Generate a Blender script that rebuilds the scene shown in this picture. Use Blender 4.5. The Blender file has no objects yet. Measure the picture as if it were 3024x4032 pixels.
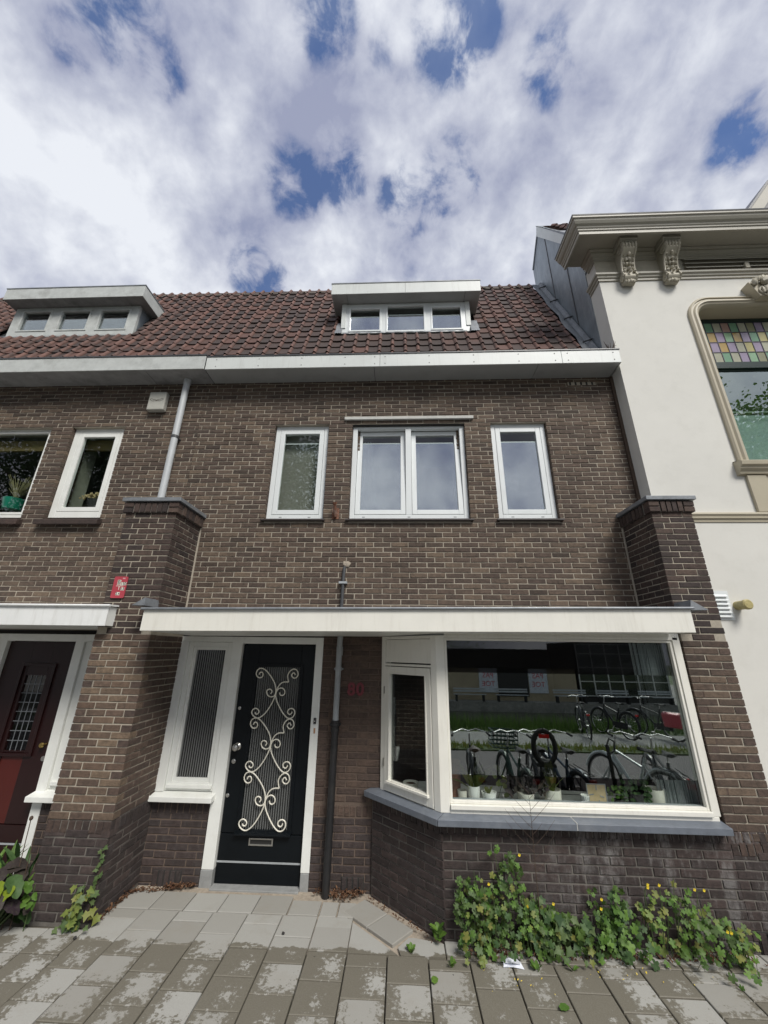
import bpy, math, random
from mathutils import Vector, Matrix
R = math.radians
rnd = random.Random(7)
sc = bpy.context.scene
col = sc.collection

# ------------------------------------------------------------------ camera
cam_d = bpy.data.cameras.new('camera'); cam = bpy.data.objects.new('camera', cam_d); col.objects.link(cam)
cam_d.sensor_fit = 'HORIZONTAL'; cam_d.sensor_width = 24.0; cam_d.lens = 1515.0/3024.0*24.0
cam_d.clip_start = 0.05; cam_d.clip_end = 400
th, ro, ya = R(20.0), 0.0133, 0.0441
Ym = Matrix(((math.cos(ya), math.sin(ya), 0), (-math.sin(ya), math.cos(ya), 0), (0, 0, 1)))
Tm = Matrix(((1, 0, 0), (0, math.cos(th), math.sin(th)), (0, -math.sin(th), math.cos(th))))
Qm = Matrix(((math.cos(ro), 0, math.sin(ro)), (0, 1, 0), (-math.sin(ro), 0, math.cos(ro))))
VM = Qm @ Tm @ Ym                       # rows: image right, view direction, image up
right, fwd, up = VM[0], VM[1], VM[2]
cam.matrix_world = Matrix(((right[0], up[0], -fwd[0], 0), (right[1], up[1], -fwd[1], 0), (right[2], up[2], -fwd[2], 2.1), (0, 0, 0, 1)))
sc.camera = cam
def screen(p):
    c = VM @ (Vector(p)-Vector((0, 0, 2.1)))
    if c[1] < .05: return None
    return (1512+1515*c[0]/c[1], 2016-1515*c[2]/c[1], c[1])

# ------------------------------------------------------------------ exposure
sc.view_settings.view_transform = 'Standard'; sc.view_settings.look = 'None'
sc.view_settings.exposure = 1.12; sc.view_settings.gamma = 1.0; sc.view_settings.use_curve_mapping = False
sc.cycles.max_bounces = 10; sc.cycles.transparent_max_bounces = 16

# ------------------------------------------------------------------ world: sky with broken cloud
SUN_EL, SUN_AZ = 48.0, 150.0            # azimuth clockwise from +Y: behind the camera, to its right
world = bpy.data.worlds.new('World'); sc.world = world; world.use_nodes = True
wt = world.node_tree; wt.nodes.clear()
def wn(t, **k):
    n = wt.nodes.new(t)
    for a, b in k.items(): setattr(n, a, b)
    return n
def wm(op, a, b=None, c=None, clamp=False):
    n = wt.nodes.new('ShaderNodeMath'); n.operation = op; n.use_clamp = clamp
    for i, v in enumerate((a, b, c)):
        if v is None: continue
        if isinstance(v, (int, float)): n.inputs[i].default_value = v
        else: wt.links.new(v, n.inputs[i])
    return n.outputs[0]
sky = wn('ShaderNodeTexSky', sky_type='NISHITA', sun_disc=False, sun_elevation=R(SUN_EL), sun_rotation=R(SUN_AZ))
sky.air_density = 1.0; sky.dust_density = 0.3; sky.ozone_density = 4.0
bg_sky = wn('ShaderNodeBackground'); bg_sky.inputs[1].default_value = 0.05
hs = wn('ShaderNodeHueSaturation'); hs.inputs['Saturation'].default_value = 1.18; hs.inputs['Value'].default_value = 1.0
vio = wn('ShaderNodeMix', data_type='RGBA', blend_type='MULTIPLY'); vio.inputs[0].default_value = 1; vio.inputs[7].default_value = (1.12, 1.12, 1.22, 1)
wt.links.new(sky.outputs[0], vio.inputs[6]); wt.links.new(vio.outputs[2], hs.inputs['Color']); wt.links.new(hs.outputs[0], bg_sky.inputs[0])
tc = wn('ShaderNodeTexCoord'); sep = wn('ShaderNodeSeparateXYZ'); wt.links.new(tc.outputs['Generated'], sep.inputs[0])
comb = wn('ShaderNodeVectorMath'); comb.operation = 'NORMALIZE'; wt.links.new(tc.outputs['Generated'], comb.inputs[0])
def noise(scale, detail, rough, dist=0.0, off=0.0):
    n = wn('ShaderNodeTexNoise'); n.inputs['Scale'].default_value = scale; n.inputs['Detail'].default_value = detail
    n.inputs['Roughness'].default_value = rough; n.inputs['Distortion'].default_value = dist
    v = wn('ShaderNodeVectorMath'); v.operation = 'ADD'; v.inputs[1].default_value = (off, off*1.7, off*.6)
    wt.links.new(comb.outputs[0], v.inputs[0]); wt.links.new(v.outputs[0], n.inputs['Vector'])
    return n.outputs['Fac']
nA = noise(3.2, 3, .5, .1, 4.2); nB = noise(6.5, 6, .55, .12, 5.0); nC = noise(3.6, 5, .55, .1, 11.0); nD = noise(15.0, 6, .6, .3, 2.0)
GAPS = [(-0.411,0.276,0.869,0.9988),(-0.382,0.315,0.869,0.9995),(-0.476,0.276,0.835,0.9996),(-0.116,0.302,0.946,0.9990),(0.091,0.319,0.944,0.9988),(-0.032,0.338,0.940,0.9995),(0.245,0.355,0.902,0.9991),(-0.200,0.477,0.856,0.9988),(-0.111,0.480,0.870,0.9988),(-0.002,0.501,0.865,0.9988),(0.102,0.492,0.865,0.9985),(0.021,0.523,0.852,0.9991),(0.532,0.377,0.758,0.9992),(-0.299,0.588,0.752,0.9990),(0.60,0.30,0.74,0.9993)]
gap = None
for gx, gy, gz, gc in GAPS:
    vd = wn('ShaderNodeVectorMath'); vd.operation = 'DOT_PRODUCT'; vd.inputs[1].default_value = (gx, gy, gz)
    nv = wn('ShaderNodeVectorMath'); nv.operation = 'NORMALIZE'; wt.links.new(tc.outputs['Generated'], nv.inputs[0]); wt.links.new(nv.outputs[0], vd.inputs[0])
    w_ = 1-(1-gc)*2.9
    mr = wn('ShaderNodeMapRange'); mr.interpolation_type = 'SMOOTHERSTEP'; mr.inputs[1].default_value = w_; mr.inputs[2].default_value = 1.0
    wt.links.new(vd.outputs['Value'], mr.inputs[0])
    gap = mr.outputs[0] if gap is None else wm('MAXIMUM', gap, mr.outputs[0])
# cover: 1 = closed cloud, 0 = blue
cov = wm('ADD', wm('MULTIPLY', nA, .9), wm('MULTIPLY', nB, 1.0)); cov = wm('ADD', cov, wm('MULTIPLY', nD, .42))
cov = wm('SUBTRACT', cov, wm('MULTIPLY', wm('MULTIPLY', gap, .55), wm('MULTIPLY_ADD', nD, -2.6, 1.95)))
mrc = wn('ShaderNodeMapRange'); mrc.interpolation_type = 'SMOOTHSTEP'; mrc.inputs[1].default_value = .50; mrc.inputs[2].default_value = 1.06
wt.links.new(cov, mrc.inputs[0]); cover = wm('MAXIMUM', mrc.outputs[0], 0.2)
tone = wm('ADD', wm('MULTIPLY', nC, 1.0), wm('MULTIPLY', nB, .9)); tone = wm('ADD', tone, wm('MULTIPLY', nD, .35)); tone = wm('SUBTRACT', tone, .07)
lowz = wn('ShaderNodeMapRange'); lowz.inputs[1].default_value = .95; lowz.inputs[2].default_value = .55; lowz.inputs[3].default_value = -.02; lowz.inputs[4].default_value = .10
wt.links.new(sep.outputs[2], lowz.inputs[0]); tone = wm('ADD', tone, lowz.outputs[0])
tone = wm('SUBTRACT', tone, wm('MULTIPLY', gap, .10))
cr = wn('ShaderNodeValToRGB'); wt.links.new(tone, cr.inputs[0])
e = cr.color_ramp.elements; e[0].position = .78; e[0].color = (.17, .185, .255, 1); e[1].position = 1.0; e[1].color = (.42, .435, .465, 1)
cr.color_ramp.elements.new(.90).color = (.265, .28, .335, 1)
mrt = wn('ShaderNodeMapRange'); mrt.inputs[1].default_value = .80; mrt.inputs[2].default_value = 1.38; wt.links.new(tone, mrt.inputs[0])
wt.links.new(mrt.outputs[0], cr.inputs[0]); e[0].position = .08; cr.color_ramp.elements[1].position = .42; cr.color_ramp.elements[2].position = .86
bg_cl = wn('ShaderNodeBackground'); bg_cl.inputs[1].default_value = .92; wt.links.new(cr.outputs[0], bg_cl.inputs[0])
mixw = wn('ShaderNodeMixShader'); wt.links.new(cover, mixw.inputs[0]); wt.links.new(bg_sky.outputs[0], mixw.inputs[1]); wt.links.new(bg_cl.outputs[0], mixw.inputs[2])
wo = wn('ShaderNodeOutputWorld'); wt.links.new(mixw.outputs[0], wo.inputs[0])

# ------------------------------------------------------------------ sun through thin cloud
sd = bpy.data.lights.new('sun', 'SUN'); sd.energy = 1.6; sd.angle = R(22); sd.color = (1, .965, .91)
sun = bpy.data.objects.new('sun', sd); col.objects.link(sun)
az = R(SUN_AZ); sdir = Vector((math.sin(az)*math.cos(R(SUN_EL)), math.cos(az)*math.cos(R(SUN_EL)), math.sin(R(SUN_EL))))
sun.rotation_euler = sdir.to_track_quat('Z', 'Y').to_euler(); sun.location = (0, -6, 12)

# ================================================================== materials
def nt(name):
    m = bpy.data.materials.new(name); m.use_nodes = True
    t = m.node_tree; b = t.nodes['Principled BSDF']
    return m, t, b
def N(t, k, **kw):
    n = t.nodes.new(k)
    for a, b in kw.items(): setattr(n, a, b)
    return n
def L(t, a, b): t.links.new(a, b)
def math_(t, op, a, b=None, clamp=False):
    n = N(t, 'ShaderNodeMath', operation=op); n.use_clamp = clamp
    for i, v in enumerate((a, b)):
        if v is None: continue
        if isinstance(v, (int, float)): n.inputs[i].default_value = v
        else: L(t, v, n.inputs[i])
    return n.outputs[0]
def tnoise(t, vec, scale, detail=4, rough=.6, dist=0):
    n = N(t, 'ShaderNodeTexNoise'); n.inputs['Scale'].default_value = scale; n.inputs['Detail'].default_value = detail
    n.inputs['Roughness'].default_value = rough; n.inputs['Distortion'].default_value = dist
    if vec is not None: L(t, vec, n.inputs['Vector'])
    return n.outputs['Fac']
def stretch(t, vec, s):
    n = N(t, 'ShaderNodeVectorMath', operation='MULTIPLY'); n.inputs[1].default_value = s; L(t, vec, n.inputs[0]); return n.outputs[0]
def rng(t, v, a, b, c=0., d=1., smooth=False):
    n = N(t, 'ShaderNodeMapRange'); 
    if smooth: n.interpolation_type = 'SMOOTHSTEP'
    for i, x in enumerate((a, b, c, d)): n.inputs[i+1].default_value = x
    L(t, v, n.inputs[0]); return n.outputs[0]
def mixc(t, f, a, b, mode='MIX'):
    n = N(t, 'ShaderNodeMix', data_type='RGBA', blend_type=mode)
    for s, v in ((n.inputs[0], f), (n.inputs[6], a), (n.inputs[7], b)):
        if isinstance(v, (int, float)): s.default_value = v
        elif isinstance(v, tuple): s.default_value = v if len(v) == 4 else v+(1,)
        else: L(t, v, s)
    return n.outputs[2]
def bump(t, b, h, strength=.3, dist=.01):
    n = N(t, 'ShaderNodeBump'); n.inputs['Strength'].default_value = strength; n.inputs['Distance'].default_value = dist
    L(t, h, n.inputs['Height']); L(t, n.outputs[0], b.inputs['Normal'])
def wpos(t): return N(t, 'ShaderNodeNewGeometry').outputs['Position']

def mat(name, c, rough=.6, var=.12, scale=6, bmp=.15, metal=0, dirt=None, dirt_amt=.0, streak=False, spec=.5, bscale=60, coat=0):
    m, t, b = nt(name); P = wpos(t)
    f = tnoise(t, P, scale, 5, .65)
    v = rng(t, f, .3, .7, 1-var, 1+var)
    cn = N(t, 'ShaderNodeVectorMath', operation='SCALE'); cn.inputs[0].default_value = c; L(t, v, cn.inputs['Scale'])
    out = cn.outputs[0]
    if dirt:
        Q = stretch(t, P, (9, 9, .9)) if streak else P
        g = tnoise(t, Q, 2.2 if streak else 3.5, 5, .7)
        out = mixc(t, math_(t, 'MULTIPLY', rng(t, g, .48, .75, 0, 1, True), dirt_amt), out, dirt)
    L(t, out, b.inputs['Base Color']); b.inputs['Roughness'].default_value = rough; b.inputs['Metallic'].default_value = metal
    b.inputs['Specular IOR Level'].default_value = spec; b.inputs['Coat Weight'].default_value = coat
    if bmp: bump(t, b, tnoise(t, P, bscale, 3, .6), bmp, .004)
    return m

def brick_mat(name, pal, mott=.35, stain=(0.02, .018, .017), stain_amt=.5, pale=0.0, rough=.85):
    m, t, b = nt(name); P = wpos(t)
    oi = N(t, 'ShaderNodeObjectInfo'); at = N(t, 'ShaderNodeAttribute', attribute_name='tone')
    r = math_(t, 'FRACT', math_(t, 'ADD', oi.outputs['Random'], at.outputs['Fac']))
    rp = N(t, 'ShaderNodeValToRGB'); L(t, r, rp.inputs[0]); els = rp.color_ramp.elements
    els[0].position = 0; els[0].color = pal[0]+(1,); els[1].position = 1; els[1].color = pal[-1]+(1,)
    for i, p in enumerate(pal[1:-1]): els.new((i+1)/(len(pal)-1)).color = p+(1,)
    off = N(t, 'ShaderNodeCombineXYZ'); L(t, math_(t, 'MULTIPLY', r, 9), off.inputs[0])
    Pv = N(t, 'ShaderNodeVectorMath', operation='ADD'); L(t, P, Pv.inputs[0]); L(t, off.outputs[0], Pv.inputs[1])
    n1 = tnoise(t, Pv.outputs[0], 26, 5, .7, .5)
    c1 = mixc(t, 1.0, rp.outputs[0], mixc(t, rng(t, n1, .32, .7), (1-mott, 1-mott, 1-mott), (1+mott, 1+mott*.9, 1+mott*.8)), 'MULTIPLY')
    n2 = tnoise(t, P, 1.3, 6, .7)
    c2 = mixc(t, math_(t, 'MULTIPLY', rng(t, n2, .5, .72, 0, 1, True), stain_amt), c1, stain)
    if pale:
        n3 = tnoise(t, stretch(t, P, (5, 5, 1.3)), 1.6, 6, .75); n4 = tnoise(t, P, 14, 4, .7)
        q = math_(t, 'MULTIPLY', rng(t, n3, .47, .62, 0, 1, True), rng(t, n4, .3, .62))
        sx = N(t, 'ShaderNodeSeparateXYZ'); L(t, P, sx.inputs[0])
        q = math_(t, 'MULTIPLY', q, rng(t, sx.outputs[0], .9, 1.7, .12, 1, True))
        c2 = mixc(t, math_(t, 'MULTIPLY', q, pale), c2, (.30, .29, .28))
    n5 = tnoise(t, P, 150, 2, .5)
    c2 = mixc(t, math_(t, 'MULTIPLY', rng(t, n5, .74, .78), .5), c2, (.3, .27, .23))
    L(t, c2, b.inputs['Base Color']); b.inputs['Roughness'].default_value = rough
    hh = math_(t, 'ADD', tnoise(t, Pv.outputs[0], 70, 4, .7), math_(t, 'MULTIPLY', tnoise(t, stretch(t, Pv.outputs[0], (1, 1, 4)), 14, 3, .6), .8))
    bump(t, b, hh, .55, .006)
    return m
MB_UP = brick_mat('brick_brown', [(.052, .037, .028), (.094, .067, .050), (.070, .049, .038), (.120, .087, .062), (.088, .061, .047), (.146, .107, .075), (.064, .045, .036)], stain_amt=.35)
MB_PIER = brick_mat('brick_sooty', [(.030, .022, .020), (.068, .045, .036), (.040, .029, .026), (.090, .062, .048), (.055, .036, .030)], stain_amt=.65)
MB_WARM = brick_mat('brick_warm', [(.10, .066, .048), (.145, .100, .070), (.085, .058, .045), (.175, .128, .086), (.115, .078, .060)], stain_amt=.3)
MB_LOW = brick_mat('brick_plinth', [(.034, .026, .024), (.052, .037, .034), (.040, .031, .030), (.062, .044, .040)], stain_amt=.4, pale=.5)
MB_REC = brick_mat('brick_recess', [(.075, .050, .040), (.110, .076, .058), (.066, .046, .038), (.092, .064, .051)], stain_amt=.25)

def mortar_mat(name, c, amt=.5, dark=(.06, .055, .05)):
    m, t, b = nt(name); P = wpos(t)
    f = tnoise(t, P, 2.5, 6, .7); g = tnoise(t, P, 40, 3, .6)
    out = mixc(t, math_(t, 'MULTIPLY', rng(t, f, .42, .68, 0, 1, True), amt), c, dark)
    out = mixc(t, rng(t, g, .3, .7, 0, .35), out, (c[0]*.6, c[1]*.6, c[2]*.6))
    L(t, out, b.inputs['Base Color']); b.inputs['Roughness'].default_value = .95
    bump(t, b, g, .4, .004)
    return m
M_MORT = mortar_mat('mortar_pale', (.40, .355, .285), .35, (.12, .10, .085))
M_MORT_P = mortar_mat('mortar_pier', (.42, .375, .30), .4, (.1, .09, .08))
M_MORT_L = mortar_mat('mortar_dark', (.17, .155, .135), .7, (.05, .046, .043))
M_MORT_R = mortar_mat('mortar_recess', (.15, .11, .085), .5, (.07, .055, .045))

M_WHITE = mat('white_paint', (.80, .81, .79), .35, .05, 3, .03, dirt=(.42, .41, .36), dirt_amt=.30, streak=True)
M_CREAM = mat('cream_paint', (.78, .765, .69), .35, .04, 3, .03, dirt=(.45, .41, .33), dirt_amt=.22, streak=True)
M_OFFW = mat('doorframe_paint', (.78, .79, .75), .38, .05, 4, .04, dirt=(.5, .48, .42), dirt_amt=.25)
M_PVC = mat('white_frame', (.72, .75, .745), .3, .03, 3, .0, dirt=(.5, .52, .5), dirt_amt=.15)
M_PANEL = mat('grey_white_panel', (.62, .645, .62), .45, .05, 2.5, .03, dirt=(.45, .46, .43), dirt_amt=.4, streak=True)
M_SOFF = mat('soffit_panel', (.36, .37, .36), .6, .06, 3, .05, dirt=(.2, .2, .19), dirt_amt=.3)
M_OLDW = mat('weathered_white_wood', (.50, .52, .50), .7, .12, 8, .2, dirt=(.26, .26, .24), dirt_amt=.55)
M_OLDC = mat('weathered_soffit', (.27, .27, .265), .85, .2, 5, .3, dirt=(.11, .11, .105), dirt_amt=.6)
M_LEAD = mat('lead_sheet', (.21, .225, .24), .5, .25, 9, .35, metal=.25, dirt=(.36, .37, .37), dirt_amt=.5)
M_ZINC = mat('zinc_sheet', (.24, .275, .30), .45, .2, 3, .1, metal=.35, dirt=(.42, .46, .48), dirt_amt=.6, streak=True)
M_DKTRIM = mat('dark_trim', (.06, .062, .065), .4, .15, 8, .1)
M_STONE = mat('blue_stone_sill', (.135, .152, .178), .5, .12, 20, .1, dirt=(.27, .28, .29), dirt_amt=.35)
M_SILLT = mat('brown_sill_tile', (.045, .035, .032), .5, .25, 9, .15)
M_CONC = mat('pale_concrete', (.50, .50, .47), .8, .1, 10, .25, dirt=(.3, .3, .27), dirt_amt=.4)
M_GREYP = mat('grey_plinth_stone', (.27, .275, .27), .8, .18, 14, .25, dirt=(.15, .15, .14), dirt_amt=.5)
M_BLACKD = mat('black_door_paint', (.004, .0058, .0075), .4, .2, 4, .05, spec=.22)
M_REDD = mat('dark_red_door_paint', (.017, .0035, .0035), .4, .15, 4, .05)
M_REDP = mat('red_door_panel', (.07, .009, .006), .4, .1, 4, .05)
M_STEEL = mat('brushed_steel', (.52, .51, .48), .3, .06, 20, .02, metal=.9)
M_BRASS = mat('brass', (.55, .40, .14), .3, .06, 20, .02, metal=.9)
M_IRONW = mat('cream_wrought_iron', (.80, .77, .66), .4, .04, 10, .0)
M_PIPEG = mat('grey_pipe', (.34, .36, .37), .45, .12, 6, .1, dirt=(.2, .2, .2), dirt_amt=.4)
M_PIPEW = mat('pale_grey_pipe', (.48, .50, .51), .45, .1, 6, .05, dirt=(.3, .3, .3), dirt_amt=.4)
M_PIPEB = mat('black_pipe', (.014, .014, .015), .5, .3, 8, .2, dirt=(.05, .045, .04), dirt_amt=.4)
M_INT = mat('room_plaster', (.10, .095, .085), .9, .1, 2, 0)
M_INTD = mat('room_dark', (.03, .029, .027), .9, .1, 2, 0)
M_RED = mat('red_sign', (.42, .06, .08), .4, .06, 8, .02)
M_REDNUM = mat('dark_red_enamel', (.15, .013, .02), .4, .1, 8, .02)
M_SIGNW = mat('sign_white', (.78, .76, .66), .5, .03, 8, 0)
M_SIGNK = mat('sign_black', (.02, .02, .02), .5, .03, 8, 0)
M_BATBOX = mat('bat_box_concrete', (.42, .415, .37), .85, .08, 20, .2, dirt=(.3, .29, .25), dirt_amt=.3)
M_RUST = mat('rusty_iron', (.16, .065, .035), .8, .4, 40, .4, dirt=(.5, .47, .42), dirt_amt=.8)
M_PLAST = mat('white_stucco', (.66, .65, .60), .85, .035, 1.5, .22, dirt=(.55, .54, .49), dirt_amt=.35, bscale=90)
M_TRIM = mat('beige_trim_paint', (.43, .385, .285), .5, .04, 3, .05, dirt=(.33, .29, .21), dirt_amt=.3)
M_TRIMG = mat('cornice_paint', (.345, .325, .265), .5, .05, 2, .05, dirt=(.24, .225, .18), dirt_amt=.3, streak=True)
M_ORN = mat('ornament_paint', (.40, .37, .29), .6, .08, 12, .1, dirt=(.22, .19, .14), dirt_amt=.5)
M_DKGREEN = mat('dark_green_sash', (.008, .022, .018), .3, .1, 6, 0)
M_LEADCAME = mat('lead_came', (.03, .028, .045), .5, .1, 20, 0)

def glass(name, refl=1.0, tint=(.9, .93, .92), add=0.0, gl=(1, 1, 1)):
    m, t, b = nt(name); t.nodes.remove(b); o = t.nodes['Material Output']
    fr = N(t, 'ShaderNodeFresnel'); fr.inputs[0].default_value = 1.5
    f = math_(t, 'ADD', math_(t, 'MULTIPLY', fr.outputs[0], refl), add, True)
    gm = N(t, 'ShaderNodeNewGeometry'); f = math_(t, 'MULTIPLY', f, math_(t, 'SUBTRACT', 1.0, gm.outputs['Backfacing']))
    tr = N(t, 'ShaderNodeBsdfTransparent'); tr.inputs[0].default_value = tint+(1,)
    g = N(t, 'ShaderNodeBsdfGlossy'); g.inputs['Roughness'].default_value = 0.0; g.inputs[0].default_value = gl+(1,)
    mx = N(t, 'ShaderNodeMixShader'); L(t, f, mx.inputs[0]); L(t, tr.outputs[0], mx.inputs[1]); L(t, g.outputs[0], mx.inputs[2])
    L(t, mx.outputs[0], o.inputs[0]); return m
M_GLASS = glass('window_glass', 1.6)
M_FILM = glass('mirror_film', 1.0, (.75, .75, .75), .54, (.98, .97, .97))
M_FILMU = glass('reflective_film', 1.2, (.35, .36, .38), .52, (.95, .91, 1.0))
M_FILMG = glass('dark_film', 1.0, (.93, .92, .90), .14, (.97, 1, .98))

def roof_mat():
    m, t, b = nt('clay_pantile'); P = wpos(t)
    oi = N(t, 'ShaderNodeObjectInfo'); at = N(t, 'ShaderNodeAttribute', attribute_name='tone')
    r = math_(t, 'FRACT', math_(t, 'ADD', oi.outputs['Random'], at.outputs['Fac']))
    rp = N(t, 'ShaderNodeValToRGB'); L(t, r, rp.inputs[0]); els = rp.color_ramp.elements
    els[0].color = (.034, .023, .020, 1); els[1].color = (.080, .041, .030, 1)
    els.new(.35).color = (.060, .036, .029, 1); els.new(.6).color = (.045, .030, .026, 1); els.new(.85).color = (.115, .055, .042, 1)
    rol = N(t, 'ShaderNodeAttribute', attribute_name='roll')
    n1 = tnoise(t, P, 7, 6, .75)
    c = mixc(t, math_(t, 'MULTIPLY', rol.outputs['Fac'], rng(t, n1, .35, .6)), rp.outputs[0], (.17, .085, .065))
    n2 = tnoise(t, P, 1.6, 5, .7)
    c = mixc(t, rng(t, n2, .45, .75, 0, .55, True), c, (.034, .027, .025))
    n3 = tnoise(t, P, 30, 5, .7)
    c = mixc(t, rng(t, n3, .64, .74, 0, .3), c, (.16, .15, .12))
    L(t, c, b.inputs['Base Color']); b.inputs['Roughness'].default_value = .75; bump(t, b, tnoise(t, P, 50, 4, .7), .4, .006)
    return m
M_TILE = roof_mat()

def slab_mat():
    m, t, b = nt('concrete_paving'); P = wpos(t)
    tcn = N(t, 'ShaderNodeTexCoord'); oi = N(t, 'ShaderNodeObjectInfo')
    sp = N(t, 'ShaderNodeSeparateXYZ'); L(t, P, sp.inputs[0])
    so = N(t, 'ShaderNodeSeparateXYZ'); L(t, tcn.outputs['Object'], so.inputs[0])
    rn = oi.outputs['Random']; r2 = math_(t, 'FRACT', math_(t, 'MULTIPLY', rn, 17.3)); r3 = math_(t, 'FRACT', math_(t, 'MULTIPLY', rn, 53.7))
    base = mixc(t, r2, (.29, .28, .25), (.385, .38, .35))
    n0 = tnoise(t, P, 3.2, 5, .7); nf = tnoise(t, P, 130, 3, .7); nm = tnoise(t, P, 28, 5, .72); nb = tnoise(t, P, 9, 4, .6)
    dry = mixc(t, rng(t, nf, .3, .7, 0, .35), base, (.27, .26, .235))
    dry = mixc(t, rng(t, n0, .5, .75, 0, .35, True), dry, (.27, .245, .20))
    wet = mixc(t, rng(t, nf, .3, .7), (.142, .130, .102), (.185, .170, .136))
    # a drying patch on each slab, off-centre, with a ragged rim
    dx = math_(t, 'ABSOLUTE', math_(t, 'SUBTRACT', so.outputs[0], math_(t, 'MULTIPLY', math_(t, 'SUBTRACT', r2, .38), .14)))
    dy = math_(t, 'ABSOLUTE', math_(t, 'SUBTRACT', so.outputs[1], math_(t, 'MULTIPLY', math_(t, 'SUBTRACT', r3, .4), .16)))
    dd = math_(t, 'MAXIMUM', math_(t, 'MULTIPLY', dx, 1.25), dy)
    patch = math_(t, 'SUBTRACT', .115, dd)
    patch = math_(t, 'ADD', patch, math_(t, 'MULTIPLY', math_(t, 'SUBTRACT', nm, .5), .55))
    patch = math_(t, 'ADD', patch, math_(t, 'MULTIPLY', math_(t, 'SUBTRACT', r3, .52), .22))
    # sheltered strip along the walls stays dry: limit wanders with noise
    lim = math_(t, 'ADD', 3.82, math_(t, 'MULTIPLY', math_(t, 'SUBTRACT', nb, .5), .22))
    shel = math_(t, 'MULTIPLY', math_(t, 'SUBTRACT', sp.outputs[1], lim), 3.0)
    shel = math_(t, 'ADD', shel, math_(t, 'MULTIPLY', math_(t, 'SUBTRACT', nm, .5), .15))
    lf = math_(t, 'MULTIPLY', math_(t, 'SUBTRACT', math_(t, 'MULTIPLY', sp.outputs[0], -1.0), 2.3), .12)
    f = math_(t, 'MAXIMUM', math_(t, 'ADD', patch, math_(t, 'MAXIMUM', lf, -.02)), shel)
    msk = rng(t, f, -.022, .026, 0, 1, True)
    c = mixc(t, msk, wet, dry)
    c = mixc(t, rng(t, tnoise(t, P, 18, 3, .6), .73, .76), c, (.05, .045, .04))
    L(t, c, b.inputs['Base Color'])
    b.inputs['Specular IOR Level'].default_value = .3
    L(t, rng(t, msk, 0, 1, .62, .9), b.inputs['Roughness'])
    bump(t, b, nf, .35, .003)
    return m
M_SLAB = slab_mat()
M_SAND = mat('jointing_sand', (.13, .115, .09), .95, .35, 30, .5, dirt=(.06, .055, .045), dirt_amt=.5)
M_SANDL = mat('pale_sand', (.34, .29, .23), .95, .25, 25, .5, dirt=(.17, .14, .11), dirt_amt=.5)

def leaf_mat(name, c1, c2, veins=None, rough=.55):
    m, t, b = nt(name); P = wpos(t); oi = N(t, 'ShaderNodeObjectInfo'); at = N(t, 'ShaderNodeAttribute', attribute_name='tone')
    r = math_(t, 'FRACT', math_(t, 'ADD', oi.outputs['Random'], at.outputs['Fac']))
    c = mixc(t, r, c1, c2)
    c = mixc(t, rng(t, tnoise(t, P, 45, 4, .6), .45, .7, 0, .5), c, veins or (c1[0]*.6, c1[1]*.7, c1[2]*.5))
    L(t, c, b.inputs['Base Color']); b.inputs['Roughness'].default_value = rough; b.inputs['Specular IOR Level'].default_value = .35
    tl = N(t, 'ShaderNodeBsdfTranslucent'); L(t, c, tl.inputs[0]); mx = N(t, 'ShaderNodeMixShader'); mx.inputs[0].default_value = .25
    L(t, b.outputs[0], mx.inputs[1]); L(t, tl.outputs[0], mx.inputs[2]); L(t, mx.outputs[0], t.nodes['Material Output'].inputs[0])
    return m
M_LF = leaf_mat('celandine_leaf', (.065, .14, .022), (.15, .26, .045))
M_LF2 = leaf_mat('ivy_leaf', (.075, .125, .04), (.13, .18, .07))
M_LFY = leaf_mat('yellowing_leaf', (.20, .21, .05), (.14, .21, .045), (.26, .23, .06))
M_LFD = leaf_mat('dark_green_leaf', (.035, .075, .025), (.07, .13, .04))
M_LFP = leaf_mat('purple_leaf', (.035, .022, .032), (.055, .045, .035), (.09, .085, .06))
M_LFB = leaf_mat('dead_leaf', (.10, .045, .025), (.20, .11, .06), (.06, .03, .018), .8)
M_LFLIME = leaf_mat('lime_leaf', (.22, .28, .02), (.16, .24, .03))
M_STEM = mat('green_stem', (.06, .09, .03), .6, .2, 20, 0)
M_STEMB = mat('brown_stem', (.07, .045, .03), .7, .2, 20, 0)
M_YEL = mat('yellow_petal', (.80, .60, .03), .5, .05, 20, 0)
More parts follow.
